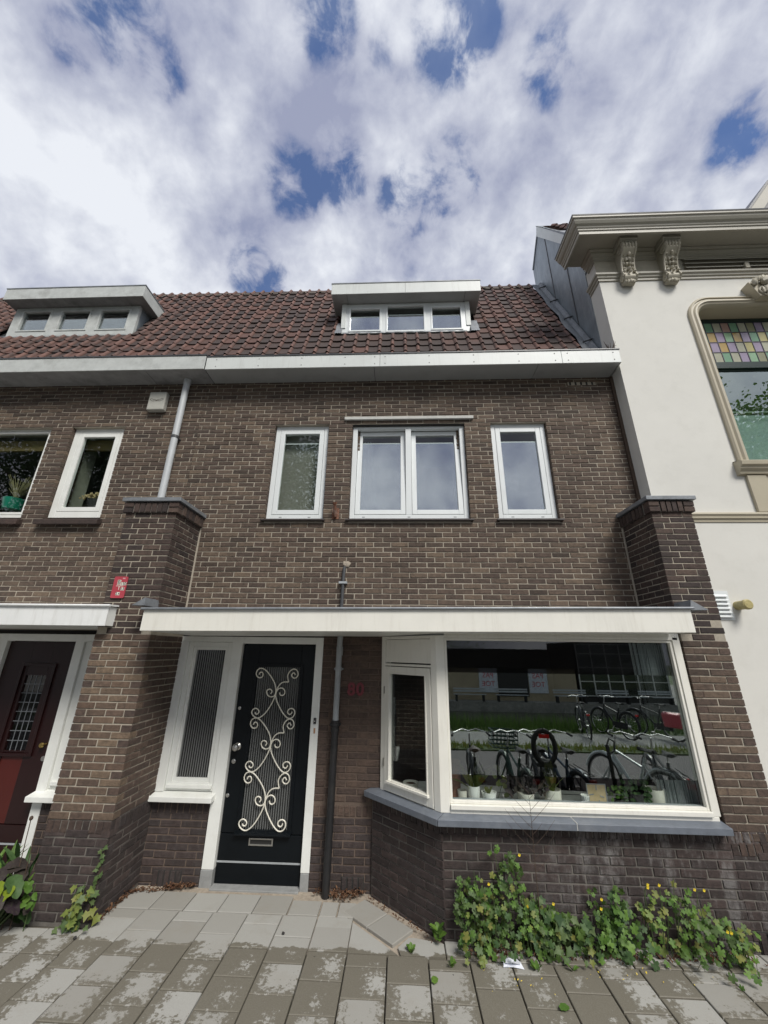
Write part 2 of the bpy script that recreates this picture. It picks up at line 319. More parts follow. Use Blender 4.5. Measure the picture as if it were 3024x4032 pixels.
# ================================================================== mesh helpers
class MB:
    """collects faces; build() links them as one mesh object"""
    def __init__(s): s.v = []; s.f = []; s.m = []; s.tone = []
    def add(s, vs, fs, mi=0, tone=None):
        o = len(s.v); s.v += [tuple(v) for v in vs]; s.f += [tuple(i+o for i in f) for f in fs]; s.m += [mi]*len(fs)
        if tone is not None: s.tone += [tone]*len(vs)
        return s
    def box(s, x0, x1, y0, y1, z0, z1, mi=0, tone=None):
        return s.add([(x0,y0,z0),(x1,y0,z0),(x1,y1,z0),(x0,y1,z0),(x0,y0,z1),(x1,y0,z1),(x1,y1,z1),(x0,y1,z1)],
              [(0,3,2,1),(4,5,6,7),(0,1,5,4),(1,2,6,5),(2,3,7,6),(3,0,4,7)], mi, tone)
    def hexa(s, p, mi=0): return s.add(p, [(0,3,2,1),(4,5,6,7),(0,1,5,4),(1,2,6,5),(2,3,7,6),(3,0,4,7)], mi)
    def prism(s, poly, a, d, axis='y', mi=0):
        """poly: 2D outline (x,z) for axis y, (y,z) for axis x, (x,y) for axis z; extruded from a to d"""
        n = len(poly)
        def P(u, w, k):
            return {'y': (u, k, w), 'x': (k, u, w), 'z': (u, w, k)}[axis]
        vs = [P(u, w, a) for u, w in poly]+[P(u, w, d) for u, w in poly]
        fs = [tuple(range(n)), tuple(range(2*n-1, n-1, -1))]+[(i, i+n, (i+1) % n+n, (i+1) % n) for i in range(n)]
        return s.add(vs, fs, mi)
    def tube(s, pts, r, seg=8, cap=True, mi=0):
        pts = [Vector(p) for p in pts]; n = len(pts); o = len(s.v); prev = None; vs = []
        for i, p in enumerate(pts):
            t = (pts[min(i+1, n-1)]-pts[max(i-1, 0)])
            if t.length < 1e-9: t = Vector((0, 0, 1))
            t.normalize()
            if prev is None:
                a = Vector((0, 0, 1)) if abs(t.z) < .9 else Vector((1, 0, 0)); u = t.cross(a).normalized()
            else: u = (prev-t*prev.dot(t)); u = u.normalized() if u.length > 1e-6 else t.orthogonal().normalized()
            prev = u; w = t.cross(u); rr = r[i] if isinstance(r, (list, tuple)) else r
            for k in range(seg):
                an = 2*math.pi*k/seg; vs.append(p+(u*math.cos(an)+w*math.sin(an))*rr)
        fs = [(i*seg+k, i*seg+(k+1) % seg, (i+1)*seg+(k+1) % seg, (i+1)*seg+k) for i in range(n-1) for k in range(seg)]
        if cap: fs += [tuple(range(seg-1, -1, -1)), tuple(range((n-1)*seg, n*seg))]
        return s.add(vs, fs, mi)
    def lathe(s, prof, c=(0, 0, 0), seg=20, mi=0, axis='z'):
        vs = []; n = len(prof)
        for r, z in prof:
            for k in range(seg):
                a = 2*math.pi*k/seg
                q = (r*math.cos(a), r*math.sin(a), z)
                if axis == 'y': q = (q[0], -q[2], q[1])     # grows towards -y
                if axis == 'x': q = (q[2], q[0], q[1])
                vs.append((c[0]+q[0], c[1]+q[1], c[2]+q[2]))
        fs = [(i*seg+k, i*seg+(k+1) % seg, (i+1)*seg+(k+1) % seg, (i+1)*seg+k) for i in range(n-1) for k in range(seg)]
        fs += [tuple(range(seg-1, -1, -1)), tuple(range((n-1)*seg, n*seg))]
        return s.add(vs, fs, mi)
    def rings(s, rings, close=False, mi=0, caps=True):
        n = len(rings[0]); vs = [p for r in rings for p in r]; fs = []
        for i in range(len(rings)-1):
            for k in range(n if close else n-1):
                fs.append((i*n+k, i*n+(k+1) % n, (i+1)*n+(k+1) % n, (i+1)*n+k))
        if close and caps: fs += [tuple(range(n-1, -1, -1)), tuple(range((len(rings)-1)*n, len(rings)*n))]
        return s.add(vs, fs, mi)
    def blob(s, c, r, sub=1, jit=0, mi=0, q=rnd):
        rx, ry, rz = r if isinstance(r, (tuple, list)) else (r, r, r)
        nu, nv = (8, 5) if sub == 1 else (12, 8)
        vs = []; 
        for j in range(nv+1):
            ph = math.pi*j/nv
            for i in range(nu):
                a = 2*math.pi*i/nu; k = 1+(q.random()-.5)*jit
                vs.append((c[0]+rx*k*math.sin(ph)*math.cos(a), c[1]+ry*k*math.sin(ph)*math.sin(a), c[2]+rz*k*math.cos(ph)))
        fs = [(j*nu+i, (j+1)*nu+i, (j+1)*nu+(i+1) % nu, j*nu+(i+1) % nu) for j in range(nv) for i in range(nu)]
        return s.add(vs, fs, mi)
    def mesh(s, name, mats, smooth=False):
        me = bpy.data.meshes.new(name); me.from_pydata(s.v, [], s.f)
        for m in (mats if isinstance(mats, (list, tuple)) else [mats]): me.materials.append(m)
        if any(s.m): me.polygons.foreach_set('material_index', s.m)
        if smooth: me.polygons.foreach_set('use_smooth', [True]*len(me.polygons))
        if len(s.tone) == len(s.v) and s.tone:
            a = me.attributes.new('tone', 'FLOAT', 'POINT'); a.data.foreach_set('value', s.tone)
        me.update(); return me
    def build(s, name, mats, parent=None, smooth=False, bevel=0, loc=None, fix=True):
        me = s.mesh(name, mats, smooth)
        if fix:
            import bmesh
            bm = bmesh.new(); bm.from_mesh(me); bmesh.ops.recalc_face_normals(bm, faces=bm.faces); bm.to_mesh(me); bm.free()
        if smooth:
            try: me.set_sharp_from_angle(angle=R(35))
            except Exception: pass
        o = bpy.data.objects.new(name, me); col.objects.link(o)
        if parent: o.parent = parent
        if loc: o.location = loc
        if bevel:
            b = o.modifiers.new('bevel', 'BEVEL'); b.width = bevel; b.segments = 2; b.limit_method = 'ANGLE'; b.angle_limit = R(50)
        return o
def tag(o, label=None, cat=None, group=None, kind=None):
    if label: o['label'] = label
    if cat: o['category'] = cat
    if group: o['group'] = group
    if kind: o['kind'] = kind
    return o
def thing(name, label, cat, loc=(0, 0, 0), rz=0, group=None):
    o = bpy.data.objects.new(name, None); col.objects.link(o); o.location = loc; o.rotation_euler = (0, 0, rz); o.empty_display_size = .1
    return tag(o, label, cat, group)
def link(name, me, parent=None, loc=(0, 0, 0), rot=None, sc_=None):
    o = bpy.data.objects.new(name, me); col.objects.link(o); o.location = loc
    if rot is not None: o.rotation_euler = rot
    if sc_ is not None: o.scale = sc_
    if parent: o.parent = parent
    return o
def copy_tree(o, parent=None):
    c = o.copy(); col.objects.link(c); c.parent = parent
    for ch in list(o.children): copy_tree(ch, c)
    return c
def frame(mb, x0, x1, z0, z1, w, y0, y1, wb=None, wt_=None, mi=0):
    """rectangular frame made of four butted members"""
    wb = w if wb is None else wb; wt_ = w if wt_ is None else wt_
    mb.box(x0, x0+w, y0, y1, z0, z1, mi); mb.box(x1-w, x1, y0, y1, z0, z1, mi)
    mb.box(x0+w, x1-w, y0, y1, z0, z0+wb, mi); mb.box(x0+w, x1-w, y0, y1, z1-wt_, z1, mi)
    return mb

# ================================================================== bricks
CH = .0622; BL = .2115; BT = .0515; JT = .0118; BD = .098
def brick_variants(mt, tagname):
    out = []
    for k in range(6):
        q = random.Random(100+k); l, h, c = (BL-JT)/2, BT/2, .0035
        J = lambda a: (q.random()-.5)*a
        vs = []
        for (x, z) in ((-l, -h), (l, -h), (l, h), (-l, h)):
            vs.append((x-math.copysign(c, x)+J(.004), J(.002), z-math.copysign(c, z)+J(.003)))
        for (x, z) in ((-l, -h), (l, -h), (l, h), (-l, h)): vs.append((x+J(.002), c+J(.001), z+J(.0015)))
        # a sagging middle on the long edges makes each outline a little wavy
        vs += [(J(.05), J(.0025), -h+c+J(.004)), (J(.05), J(.0025), h-c+J(.004))]
        for (x, z) in ((-l, -h), (l, -h), (l, h), (-l, h)): vs.append((x, BD, z))
        fs = [(0, 8, 9, 3), (8, 1, 2, 9), (0, 4, 5, 1, 8), (1, 5, 6, 2), (2, 6, 7, 3, 9), (3, 7, 4, 0),
              (4, 10, 11, 5), (5, 11, 12, 6), (6, 12, 13, 7), (7, 13, 10, 4)]
        m = MB(); m.add(vs, fs); out.append((m, m.mesh('brick', mt)))
    return out
BV = {}
class Wall:
    """lays bricks for one house; the 300 that show largest become objects, the rest one joined part"""
    def __init__(s): s.recs = []
    def face(s, parent, mt, O, ang, length, z0, z1, openings=(), c0=None, c1=None, phase=0., bands=(), hidden=False, skip=None, ch=CH):
        """O=(x,y) start of face; ang = direction; openings (u0,u1,z0,z1); c0/c1 corner parity at either end; bands: (z0,z1) soldier rows"""
        U = Vector((math.cos(ang), math.sin(ang), 0)); O3 = Vector((O[0], O[1], 0)); Nn = Vector((math.sin(ang), -math.cos(ang), 0))
        k0 = int(math.floor(z0/ch+.5)); z = k0*ch; k = k0
        while z < z1-.02:
            band = next((b for b in bands if b[0]-.01 <= z+ch/2 <= b[1]+.01), None)
            if band:
                zz0, zz1 = band; h = zz1-zz0-JT; u = .0; pw = .0625; n = int(round(length/pw)); pw = length/n
                for i in range(n):
                    uc = (i+.5)*pw; zc_ = (zz0+zz1)/2
                    if any(a < uc < b and c < zc_ < d for a, b, c, d in openings): continue
                    s.rec(parent, mt, O3+U*uc+Vector((0, 0, zc_)), ang, pw-JT, h, hidden, Nn)
                kk = int(round((zz1-z)/ch)); kk = max(kk, 1); z = zz1 if abs(zz1-(z+kk*ch)) > .02 else z+kk*ch; z = max(z, zz1-.004); k += kk; continue
            a, b = 0., length
            if c0 is not None and k % 2 == c0: a += BD+JT
            if c1 is not None and k % 2 == c1: b -= BD+JT
            ivs = [(a, b)]
            zc_ = z+ch/2
            for (p, q, c, d) in openings:
                if c < zc_ < d:
                    nv = []
                    for (m, n) in ivs:
                        if q <= m or p >= n: nv.append((m, n)); continue
                        if p-m > .02: nv.append((m, p))
                        if n-q > .02: nv.append((q, n))
                    ivs = nv
            for (m, n) in ivs:
                off = phase+(BL/2 if k % 2 else 0)+((k*7) % 5-2)*.004
                i0 = int(math.floor((m-off)/BL)); cuts = [m]
                x = off+(i0+1)*BL
                while x < n-.035:
                    if x-m > .035: cuts.append(x)
                    x += BL
                cuts.append(n)
                for i in range(len(cuts)-1):
                    j0 = 0 if i == 0 else JT/2; j1 = 0 if i == len(cuts)-2 else JT/2
                    u0, u1 = cuts[i]+j0, cuts[i+1]-j1
                    s.rec(parent, mt, O3+U*((u0+u1)/2)+Vector((0, 0, z+BT/2+JT/2)), ang, u1-u0, BT, hidden, Nn)
            z += ch; k += 1
    def rec(s, parent, mt, c, ang, l, h, hidden, Nn):
        if l < .012: return
        jit = (rnd.random()-.5)*.005
        c = c-Nn*jit+Vector(((rnd.random()-.5)*.002, 0, (rnd.random()-.5)*.002))
        area = 0
        p = screen(c)
        view = (Vector((0, 0, 2.1))-c)
        if p and not hidden and -40 < p[0] < 3064 and -40 < p[1] < 4072 and view.dot(Nn) > 0:
            area = l*h*view.normalized().dot(Nn)/(p[2]**2)*(1.0 if l > .05 else .5)
        s.recs.append((area, parent, mt, c, ang, l, h, rnd.randrange(6), rnd.random()))
    def finish(s, house, limit=298):
        s.recs.sort(key=lambda r: -r[0])
        joined = {}
        for i, (area, parent, mt, c, ang, l, h, v, tn) in enumerate(s.recs):
            if mt.name not in BV: BV[mt.name] = brick_variants(mt, mt.name)
            mb, me = BV[mt.name][v]; sx, sz = l/(BL-JT), h/BT
            rot = 0.0
            if i < limit and area > 0:
                o = link('brick', me, parent, c, (rnd.uniform(-.006, .006), rnd.uniform(-.01, .01), ang+rnd.uniform(-.008, .008)), (sx, 1, sz))
            else:
                J = joined.setdefault('all', [MB(), []])
                if mt not in J[1]: J[1].append(mt)
                a = ang+rnd.uniform(-.008, .008); ca, sa = math.cos(a), math.sin(a); ti = rnd.uniform(-.01, .01)
                J[0].add([(c.x+x*sx*ca-y*sa, c.y+x*sx*sa+y*ca, c.z+z*sz+x*sx*ti) for x, y, z in mb.v], mb.f, J[1].index(mt), tn)
        for J in joined.values(): tag(J[0].build('brick', J[1], house, fix=False), kind='stuff')
def rebase(o, loc):
    loc = Vector(loc); o.location = loc
    for c in o.children: c.location = c.location-loc
# ================================================================== ground
pav = MB().box(-14, 9, 1.9, 5.2, -.5, -.034).build('pavement', M_SAND); tag(pav, kind='structure')
gr = MB().box(-150, 150, -4.9, 1.9, -.6, -.16).build('road', mat('asphalt', (.115, .105, .105), .9, .12, 2, .3)); tag(gr, kind='structure')

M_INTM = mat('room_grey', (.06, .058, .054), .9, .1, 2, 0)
WY = 4.53                                # front face of the upper wall
RY = 4.58                                # brick face in the recesses
# ================================================================== house number 80
H = thing('brick_house', 'dark brown brick terraced house with black front door, white canopy and wide bay window', 'house')
W = Wall()
up = MB()
WIN = [(-1.715, -.972), (-.645, .873), (1.222, 1.957)]; WZ0, WZ1 = 3.668, 5.037
X0, X1 = -2.80, 2.945
cy0, cy1 = WY+.0065, WY+.26
xs = [X0]+[v for w_ in WIN for v in w_]+[X1]
for i in range(0, len(xs), 2): up.box(xs[i]+(.0065 if i else 0), xs[i+1]-(.0065 if i < len(xs)-2 else 0), cy0, cy1, WZ0-.04, WZ1)
up.box(X0, X1, cy0, cy1, 2.3, WZ0-.04); up.box(X0, X1, cy0, cy1, WZ1, 5.76)
upo = up.build('upper_wall', M_MORT, H)
ops = [(a-X0, b-X0, WZ0-.045, WZ1) for a, b in WIN]
W.face(upo, MB_UP, (X0, WY), 0, X1-X0, 2.43, 5.75, ops, phase=.05)
for a, b in WIN:                                   # brick reveals of the window openings
    W.face(upo, MB_UP, (a, WY+.205), -math.pi/2, .205-BD-JT, WZ0, WZ1)
    W.face(upo, MB_UP, (b, WY+BD+JT), math.pi/2, .205-BD-JT, WZ0, WZ1)
# piers
def pier(x0, x1, yb, low_mat, z_soft):
    c = MB().box(x0+.0065, x1-.0065, 3.9765, yb, .69, 3.70).build('pier', M_MORT_P, H)
    cb = MB().box(x0+.0065, x1-.0065, 3.9765, yb, -.03, .69).build('pier_base', M_MORT_L, H)
    bands = ((.585, .687), (3.535, 3.672))
    for z0, z1, mt in ((-.03, .585, MB_LOW), (.585, .687, MB_PIER), (.687, z_soft, low_mat), (z_soft, 3.535, MB_PIER)):
        bb = (bands[0],) if z0 == .585 else ()
        W.face(c if z0 > .6 else cb, mt, (x0, 3.97), 0, x1-x0, z0, z1, c0=(None if x0 > 0 and z0 < 2.2 else 0), c1=0, bands=bb, phase=.0785)
    fr = 4.53
    for z0, z1, mt, yy in ((-.03, .585, MB_LOW, RY), (.585, .687, MB_LOW, RY), (.687, 2.24, MB_REC, RY), (2.43, 3.535, MB_PIER, fr)):
        bb = (bands[0],) if z0 == .585 else ()
        if x0 > 0 and z0 > .6 and z0 < 2.3: W.face(c, mt, (x0, 4.06), -math.pi/2, .088, z0, z1, hidden=True)
        if x0 < 0 or z0 > 2.3:
            if x0 < 0: W.face(c, mt, (x1, 3.97), math.pi/2, yy-3.97, z0, z1, c0=1, bands=bb)
            else: W.face(c, mt, (x0, yy), -math.pi/2, yy-3.97, z0, z1, c1=1)
        if x0 < 0: W.face(c, mt, (x0, yy), -math.pi/2, yy-3.97, z0, z1, c1=1, bands=bb, hidden=True)
        else: W.face(c, mt, (x1, 3.97), math.pi/2, 4.30-3.97, z0, z1, c0=1, bands=bb, hidden=True)
    # head of the pier: a soldier course standing proud, with squared corner blocks, under a lead cap
    cp = MB().box(x0-.017, x1+.017, 3.957, fr, 3.54, 3.66).build('pier_head', M_MORT_L, H)
    a, b, f = x0-.028, x1+.028, 3.944
    def s_row(O, ang, length):
        W.face(cp, MB_PIER, O, ang, length, 3.535, 3.662, bands=((3.535, 3.662),))
    for (u0, u1) in ((a, a+.115), (b-.115, b)):
        for zz in (3.567, 3.630):
            W.rec(cp, MB_PIER, Vector(((u0+u1)/2, f, zz)), 0, .108, .055, False, Vector((0, -1, 0)))
    s_row((a+.122, f), 0, b-a-.244)
    s_row((b, f+.11), math.pi/2, fr-f-.12) if x0 < 0 else s_row((a, fr), -math.pi/2, fr-f-.12)
    s_row((a, fr), -math.pi/2, fr-f-.12) if x0 < 0 else s_row((b, f+.11), math.pi/2, 4.30-f-.12)
    MB().box(a-.02, b+.02, f-.022, fr+.02, 3.668, 3.712).build('lead_cap', M_LEAD, H, bevel=.004)
    return c
pL = pier(-3.09, -2.51, 4.60, MB_WARM, 2.24)
pR = pier(2.68, 3.10, 4.60, MB_UP, 2.24)
# lead flashings where the canopy meets the piers
MB().prism([(-2.62, 2.50), (-2.50, 2.575), (-2.49, 2.50)], 3.74, 3.968).build('lead_flashing', M_LEAD, H)
MB().prism([(2.67, 2.50), (2.69, 2.59), (2.83, 2.50)], 3.74, 3.968).build('lead_flashing', M_LEAD, H)
# a mortar fillet in the corners between wall and piers
MB().tube([(-2.505, WY-.004, 2.45), (-2.506, WY-.004, 3.1), (-2.504, WY-.004, 3.60)], .011, 5).build('mortar_fillet', M_MORT, H)
MB().tube([(2.672, WY-.004, 2.45), (2.668, WY-.004, 3.0), (2.672, WY-.004, 3.60)], .011, 5).build('mortar_fillet', M_MORT, H)
# recess walls beside the door
rl = MB().box(-2.52, -1.925, RY+.0065, 4.85, -.05, .64).build('recess_wall', M_MORT_R, H)
W.face(rl, MB_LOW, (-2.51, RY), 0, .588, -.05, .54); W.face(rl, MB_LOW, (-2.51, RY), 0, .588, .54, .642, bands=((.545, .642),))
rr = MB().box(-.868, -.19, RY+.0065, 4.85, -.05, 2.27).build('recess_wall', M_MORT_R, H)
W.face(rr, MB_LOW, (-.868, RY), 0, .67, -.05, .56); W.face(rr, MB_REC, (-.868, RY), 0, .67, .56, .665, bands=((.565, .662),)); W.face(rr, MB_REC, (-.868, RY), 0, .67, .665, 2.26)
# bay: low brick wall, one splayed side and a long front
AX, AY, BX, BY = -.275, RY-.035, .33, 3.97
aang = math.atan2(BY-AY, BX-AX); alen = math.hypot(BX-AX, BY-AY)
bw = MB().prism([(AX, AY+.010), (BX+.004, BY+.007), (3.09, BY+.007), (3.09, 4.2), (.45, 4.2), (-.15, 4.75), (-.3, 4.75)], -.05, .755, 'z').build('bay_wall', M_MORT_L, H)
W.face(bw, MB_LOW, (BX, BY), 0, 2.35, -.05, .655, phase=.1); W.face(bw, MB_LOW, (BX, BY), 0, 2.77, .655, .757, bands=((.658, .757),))
W.face(bw, MB_LOW, (AX, AY), aang, alen+.02, -.05, .655, phase=.03); W.face(bw, MB_LOW, (AX, AY), aang, alen, .655, .757, bands=((.658, .757),))
W.finish(H)
# stone sill of the bay, three lengths with pale joints
def sill_piece(p0, p1, q0, q1, z0=.757, z1=.812):
    MB().hexa([(*p0, z0), (*p1, z0), (*q1, z0), (*q0, z0), (*p0, z1-.006), (*p1, z1-.006), (*q1, z1+.012), (*q0, z1+.012)]).build('stone_sill', M_STONE, H, bevel=.004)
ux, uy = math.cos(aang), math.sin(aang); nx, ny = math.sin(aang), -math.cos(aang)
a0 = (AX-.055*ux+nx*.07, AY-.055*uy+ny*.07); cO = (.302, 3.865); cI = (.44, 4.12)
sill_piece(a0, (cO[0]-.003, cO[1]+.002), (AX-.055*ux-nx*.14, AY-.055*uy-ny*.14), (cI[0]-.004, cI[1]))
sill_piece((cO[0]+.003, cO[1]), (1.432, 3.865), (cI[0], cI[1]), (1.432, 4.12))
sill_piece((1.438, 3.865), (2.655, 3.865), (1.438, 4.12), (2.677, 4.12))
MB().box(1.432, 1.438, 3.868, 4.1, .76, .811).build('sill_joint', M_CONC, H)

# ------------------------------------------------------------------ air vents of upright bricks with black gaps
def vent(x0, x1, y, z0, z1, n, parent, ang=0):
    b = MB(); w_ = (x1-x0)/n
    b.box(x0, x1, y-.004, y+.05, z0, z1)
    v = b.build('air_vent', M_INTD, parent)
    for i in range(n):
        k = MB().box(x0+i*w_+.007, x0+(i+1)*w_-.007, y-.013, y+.04, z0+.002, z1-.002).build('vent_brick', MB_LOW, v, bevel=.003)
vent(-2.38, -2.10, RY, -.045, .10, 5, H); vent(-.56, -.345, RY, -.045, .10, 4, H); vent(2.72, 2.96, 3.97, -.03, .125, 4, H)
for xx in (-2.935, -2.86, 2.62, 2.69, 2.77, 2.86):
    pass
v2 = MB().box(2.34, 2.72, WY-.004, WY+.05, 5.62, 5.67).build('air_vent', M_MORT_P, H)
for i in range(5): MB().box(2.36+i*.075, 2.385+i*.075, WY-.0065, WY+.04, 5.622, 5.668).build('vent_slot', M_INTD, v2)

# ------------------------------------------------------------------ canopy
def canopy(parent, x0, x1, zl, zr, h_l, h_r, y0=3.62, y1=4.60, mt=M_CREAM, ms=M_OFFW, lead=M_LEAD, tail=0):
    t = .02
    c = MB().hexa([(x0, y0, zl), (x1, y0, zr), (x1, y0+t, zr), (x0, y0+t, zl), (x0, y0, zl+h_l), (x1, y0, zr+h_r), (x1, y0+t, zr+h_r), (x0, y0+t, zl+h_l)]).build('canopy', mt, parent, bevel=.003)
    xi0, xi1 = x0+.001, x1-.001
    MB().hexa([(xi0, y0+t, zl+.006), (xi1, y0+t, zr+.006), (xi1, y1, zr-.008), (xi0, y1, zl-.008), (xi0, y0+t, zl+h_l-.004), (xi1, y0+t, zr+h_r-.004), (xi1, y1, zr+h_r+.03), (xi0, y1, zl+h_l+.03)]).build('canopy_soffit', ms, c)
    e = MB().hexa([(x0-.015, y0-.016, zl+h_l+.001), (x1+.015, y0-.016, zr+h_r+.001), (x1+.015, y1-.07, zr+h_r+.034), (x0-.015, y1-.07, zl+h_l+.034), (x0-.015, y0-.016, zl+h_l+.019), (x1+.015, y0-.016, zr+h_r+.019), (x1+.015, y1-.07, zr+h_r+.045), (x0-.015, y1-.07, zl+h_l+.045)])
    e.tube([(x0-.02, y0-.014, zl+h_l+.008), (x1+.02, y0-.014, zr+h_r+.008)], .012, 8)
    e.build('lead_edge', lead, c)
    return c
canopy(H, -2.405, 2.582, 2.257, 2.293, .189, .200)

# ------------------------------------------------------------------ front door, frame, side light
FY = 4.575
fr = MB()
fr.box(-.953, -.868, FY, FY+.10, .115, 2.245); fr.box(-1.915, -1.797, FY, FY+.10, .115, 2.245)
fr.box(-1.797, -.953, FY, FY+.10, 2.172, 2.245); fr.box(-2.515, -1.915, FY, FY+.10, 2.185, 2.245)
fr.box(-2.515, -2.425, FY, FY+.10, .735, 2.185)
DF = fr.build('door_frame', M_OFFW, H, bevel=.004)
MB().box(-.951, -.870, FY-.004, FY+.10, -.04, .113).build('plinth_block', M_GREYP, DF, bevel=.004)
MB().box(-1.917, -1.799, FY-.004, FY+.10, -.04, .113).build('plinth_block', M_GREYP, DF, bevel=.004)
MB().box(-1.797, -.953, 4.53, 4.70, -.05, -.008).build('threshold', M_GREYP, H, bevel=.004)
SW = frame(MB(), -2.423, -1.917, .74, 2.183, .05, FY+.022, FY+.09, wb=.075).box(-2.40, -1.93, FY-.006, FY+.03, .765, .795).build('side_window', M_OFFW, H, bevel=.004)
MB().hexa([(-2.535, FY-.085, .668), (-1.875, FY-.085, .668), (-1.875, FY+.05, .668), (-2.515, FY+.05, .668), (-2.535, FY-.085, .715), (-1.875, FY-.085, .715), (-1.875, FY+.05, .738), (-2.515, FY+.05, .738)]).build('window_sill', M_OFFW, SW, bevel=.005)
def reeded(x0, x1, z0, z1, y, name, parent, pitch=.0235):
    b = MB(); n = int((x1-x0)/pitch); p = (x1-x0)/n
    for i in range(n):
        xa = x0+i*p
        w5 = p*.56
        b.add([(xa, y, z0), (xa+w5*.25, y-.006, z0), (xa+w5*.5, y-.008, z0), (xa+w5*.75, y-.006, z0), (xa+w5, y, z0),
               (xa, y, z1), (xa+w5*.25, y-.006, z1), (xa+w5*.5, y-.008, z1), (xa+w5*.75, y-.006, z1), (xa+w5, y, z1)],
              [(k, k+1, k+6, k+5) for k in range(4)])
    b.box(x0, x1, y+.001, y+.003, z0, z1, 1)
    return b.build(name, [M_REED, M_REEDK], parent, smooth=True)
M_REEDK = mat('reeded_groove_shade', (.016, .017, .017), .12, .1, 5, 0)  # shade between the ribs put into the colour, for stripe contrast
m, t, b_ = nt('reeded_glass'); M_REED = m
b_.inputs['Base Color'].default_value = (.15, .155, .152, 1); b_.inputs['Roughness'].default_value = .14; b_.inputs['Specular IOR Level'].default_value = .8
reeded(-2.335, -1.94, .83, 2.125, FY+.06, 'reeded_pane', SW)
fr2 = frame(MB(), -2.373, -1.967, .815, 2.133, .035, FY+.04, FY+.085).build('glazing_bead', M_OFFW, SW, bevel=.003)
DY = FY+.045
d = MB()
PX0, PX1, PZ0, PZ1 = -1.602, -1.118, .425, 1.925
d.box(-1.79, PX0, DY, DY+.045, .395, 2.165); d.box(PX1, -.958, DY, DY+.045, .395, 2.165); d.box(PX0, PX1, DY, DY+.045, PZ1, 2.165); d.box(PX0, PX1, DY, DY+.045, .395, PZ0)
d.box(-1.79, -.958, DY, DY+.045, .175, .387); d.box(-1.79, -.958, DY, DY+.045, -.003, .158)
d.box(-1.79, -.958, DY+.012, DY+.04, .158, .175); d.box(-1.79, -.958, DY+.008, DY+.04, .387, .395)
D = d.build('door', M_BLACKD, H, bevel=.004)
frame(MB(), PX0-.035, PX1+.035, PZ0-.035, PZ1+.035, .035, DY-.012, DY+.004).build('door_moulding', M_BLACKD, D, bevel=.003)
MB().hexa([(-1.64, DY-.05, .388), (-1.08, DY-.05, .388), (-1.08, DY, .388), (-1.64, DY, .388), (-1.64, DY-.05, .402), (-1.08, DY-.05, .402), (-1.08, DY, .424), (-1.64, DY, .424)]).build('weather_bar', M_BLACKD, D, bevel=.003)
MB().box(-1.79, -.958, DY-.004, DY+.001, .1585, .1725).build('kick_rail', M_PIPEG, D)
reeded(PX0, PX1, PZ0, PZ1, DY+.02, 'reeded_pane', D)
# wrought-iron grille: three scrolled units
G = [[(-0.208,-0.058),(-0.2,-0.037),(-0.178,-0.034),(-0.164,-0.053),(-0.17,-0.08),(-0.198,-0.091),(-0.228,-0.077),(-0.242,-0.045),(-0.229,-0.009),(-0.191,0.007),(-0.139,-0.012),(-0.078,-0.07),(-0.026,-0.14),(-0.004,-0.202),(-0.004,-0.245),(-0.016,-0.271),(-0.049,-0.281),(-0.084,-0.268),(-0.102,-0.238),(-0.096,-0.213),(-0.072,-0.204),(-0.05,-0.215),(-0.045,-0.233),(-0.057,-0.25)],
 [(0.201,-0.057),(0.184,-0.035),(0.165,-0.044),(0.16,-0.066),(0.184,-0.088),(0.213,-0.083),(0.23,-0.052),(0.216,-0.012),(0.18,0.004),(0.143,-0.013),(0.121,-0.045),(0.116,-0.076),(0.131,-0.129)],
 [(0.131,-0.129),(0.081,-0.13),(0.043,-0.148),(0.018,-0.184),(0.003,-0.228),(-0.013,-0.297),(-0.044,-0.366),(-0.089,-0.435),(-0.132,-0.474),(-0.173,-0.489),(-0.218,-0.471),(-0.242,-0.438),(-0.231,-0.408),(-0.201,-0.396),(-0.173,-0.411),(-0.164,-0.432),(-0.178,-0.451),(-0.2,-0.447),(-0.204,-0.433)],
 [(0.043,-0.236),(0.05,-0.257),(0.075,-0.266),(0.098,-0.248),(0.097,-0.217),(0.073,-0.194),(0.043,-0.192),(0.016,-0.21),(0.002,-0.245),(0.007,-0.288),(0.03,-0.339),(0.075,-0.407),(0.119,-0.457),(0.16,-0.485),(0.202,-0.48),(0.227,-0.446),(0.224,-0.413),(0.198,-0.392),(0.165,-0.397),(0.15,-0.418),(0.155,-0.439),(0.178,-0.449),(0.195,-0.434),(0.196,-0.422)]]
def smooth_curve(pts, sub=4):
    out = []; n = len(pts)
    for i in range(n-1):
        p0, p1, p2, p3 = pts[max(i-1, 0)], pts[i], pts[i+1], pts[min(i+2, n-1)]
        for k in range(sub):
            t_ = k/sub
            out.append(tuple(.5*((2*p1[j])+(-p0[j]+p2[j])*t_+(2*p0[j]-5*p1[j]+4*p2[j]-p3[j])*t_*t_+(-p0[j]+3*p1[j]-3*p2[j]+p3[j])*t_**3) for j in range(2)))
    out.append(pts[-1]); return out
for u in range(3):
    g = MB()
    for s_ in G: g.tube([(-1.365+x, DY-.022, 1.905+z-.4965*u) for x, z in smooth_curve(s_)], .0063, 6)
    g.build('iron_scroll', M_IRONW, D, smooth=True)
k = MB(); k.lathe([(.034, 0), (.036, .006), (.03, .012), (.012, .02), (.012, .035), (.024, .045), (.033, .058), (.034, .07), (.028, .082), (.01, .088)], (-1.722, DY, 1.142), 18, axis='y'); k.build('door_knob', M_STEEL, D, smooth=True)
for (x, z, r) in ((-1.755, 1.505, .017), (-1.746, 1.005, .021), (-1.765, .705, .018)):
    MB().lathe([(r, 0), (r, .006), (r*.6, .009), (r*.55, .012)], (x, DY, z), 14, axis='y').build('lock_rosette', M_STEEL, D, smooth=True)
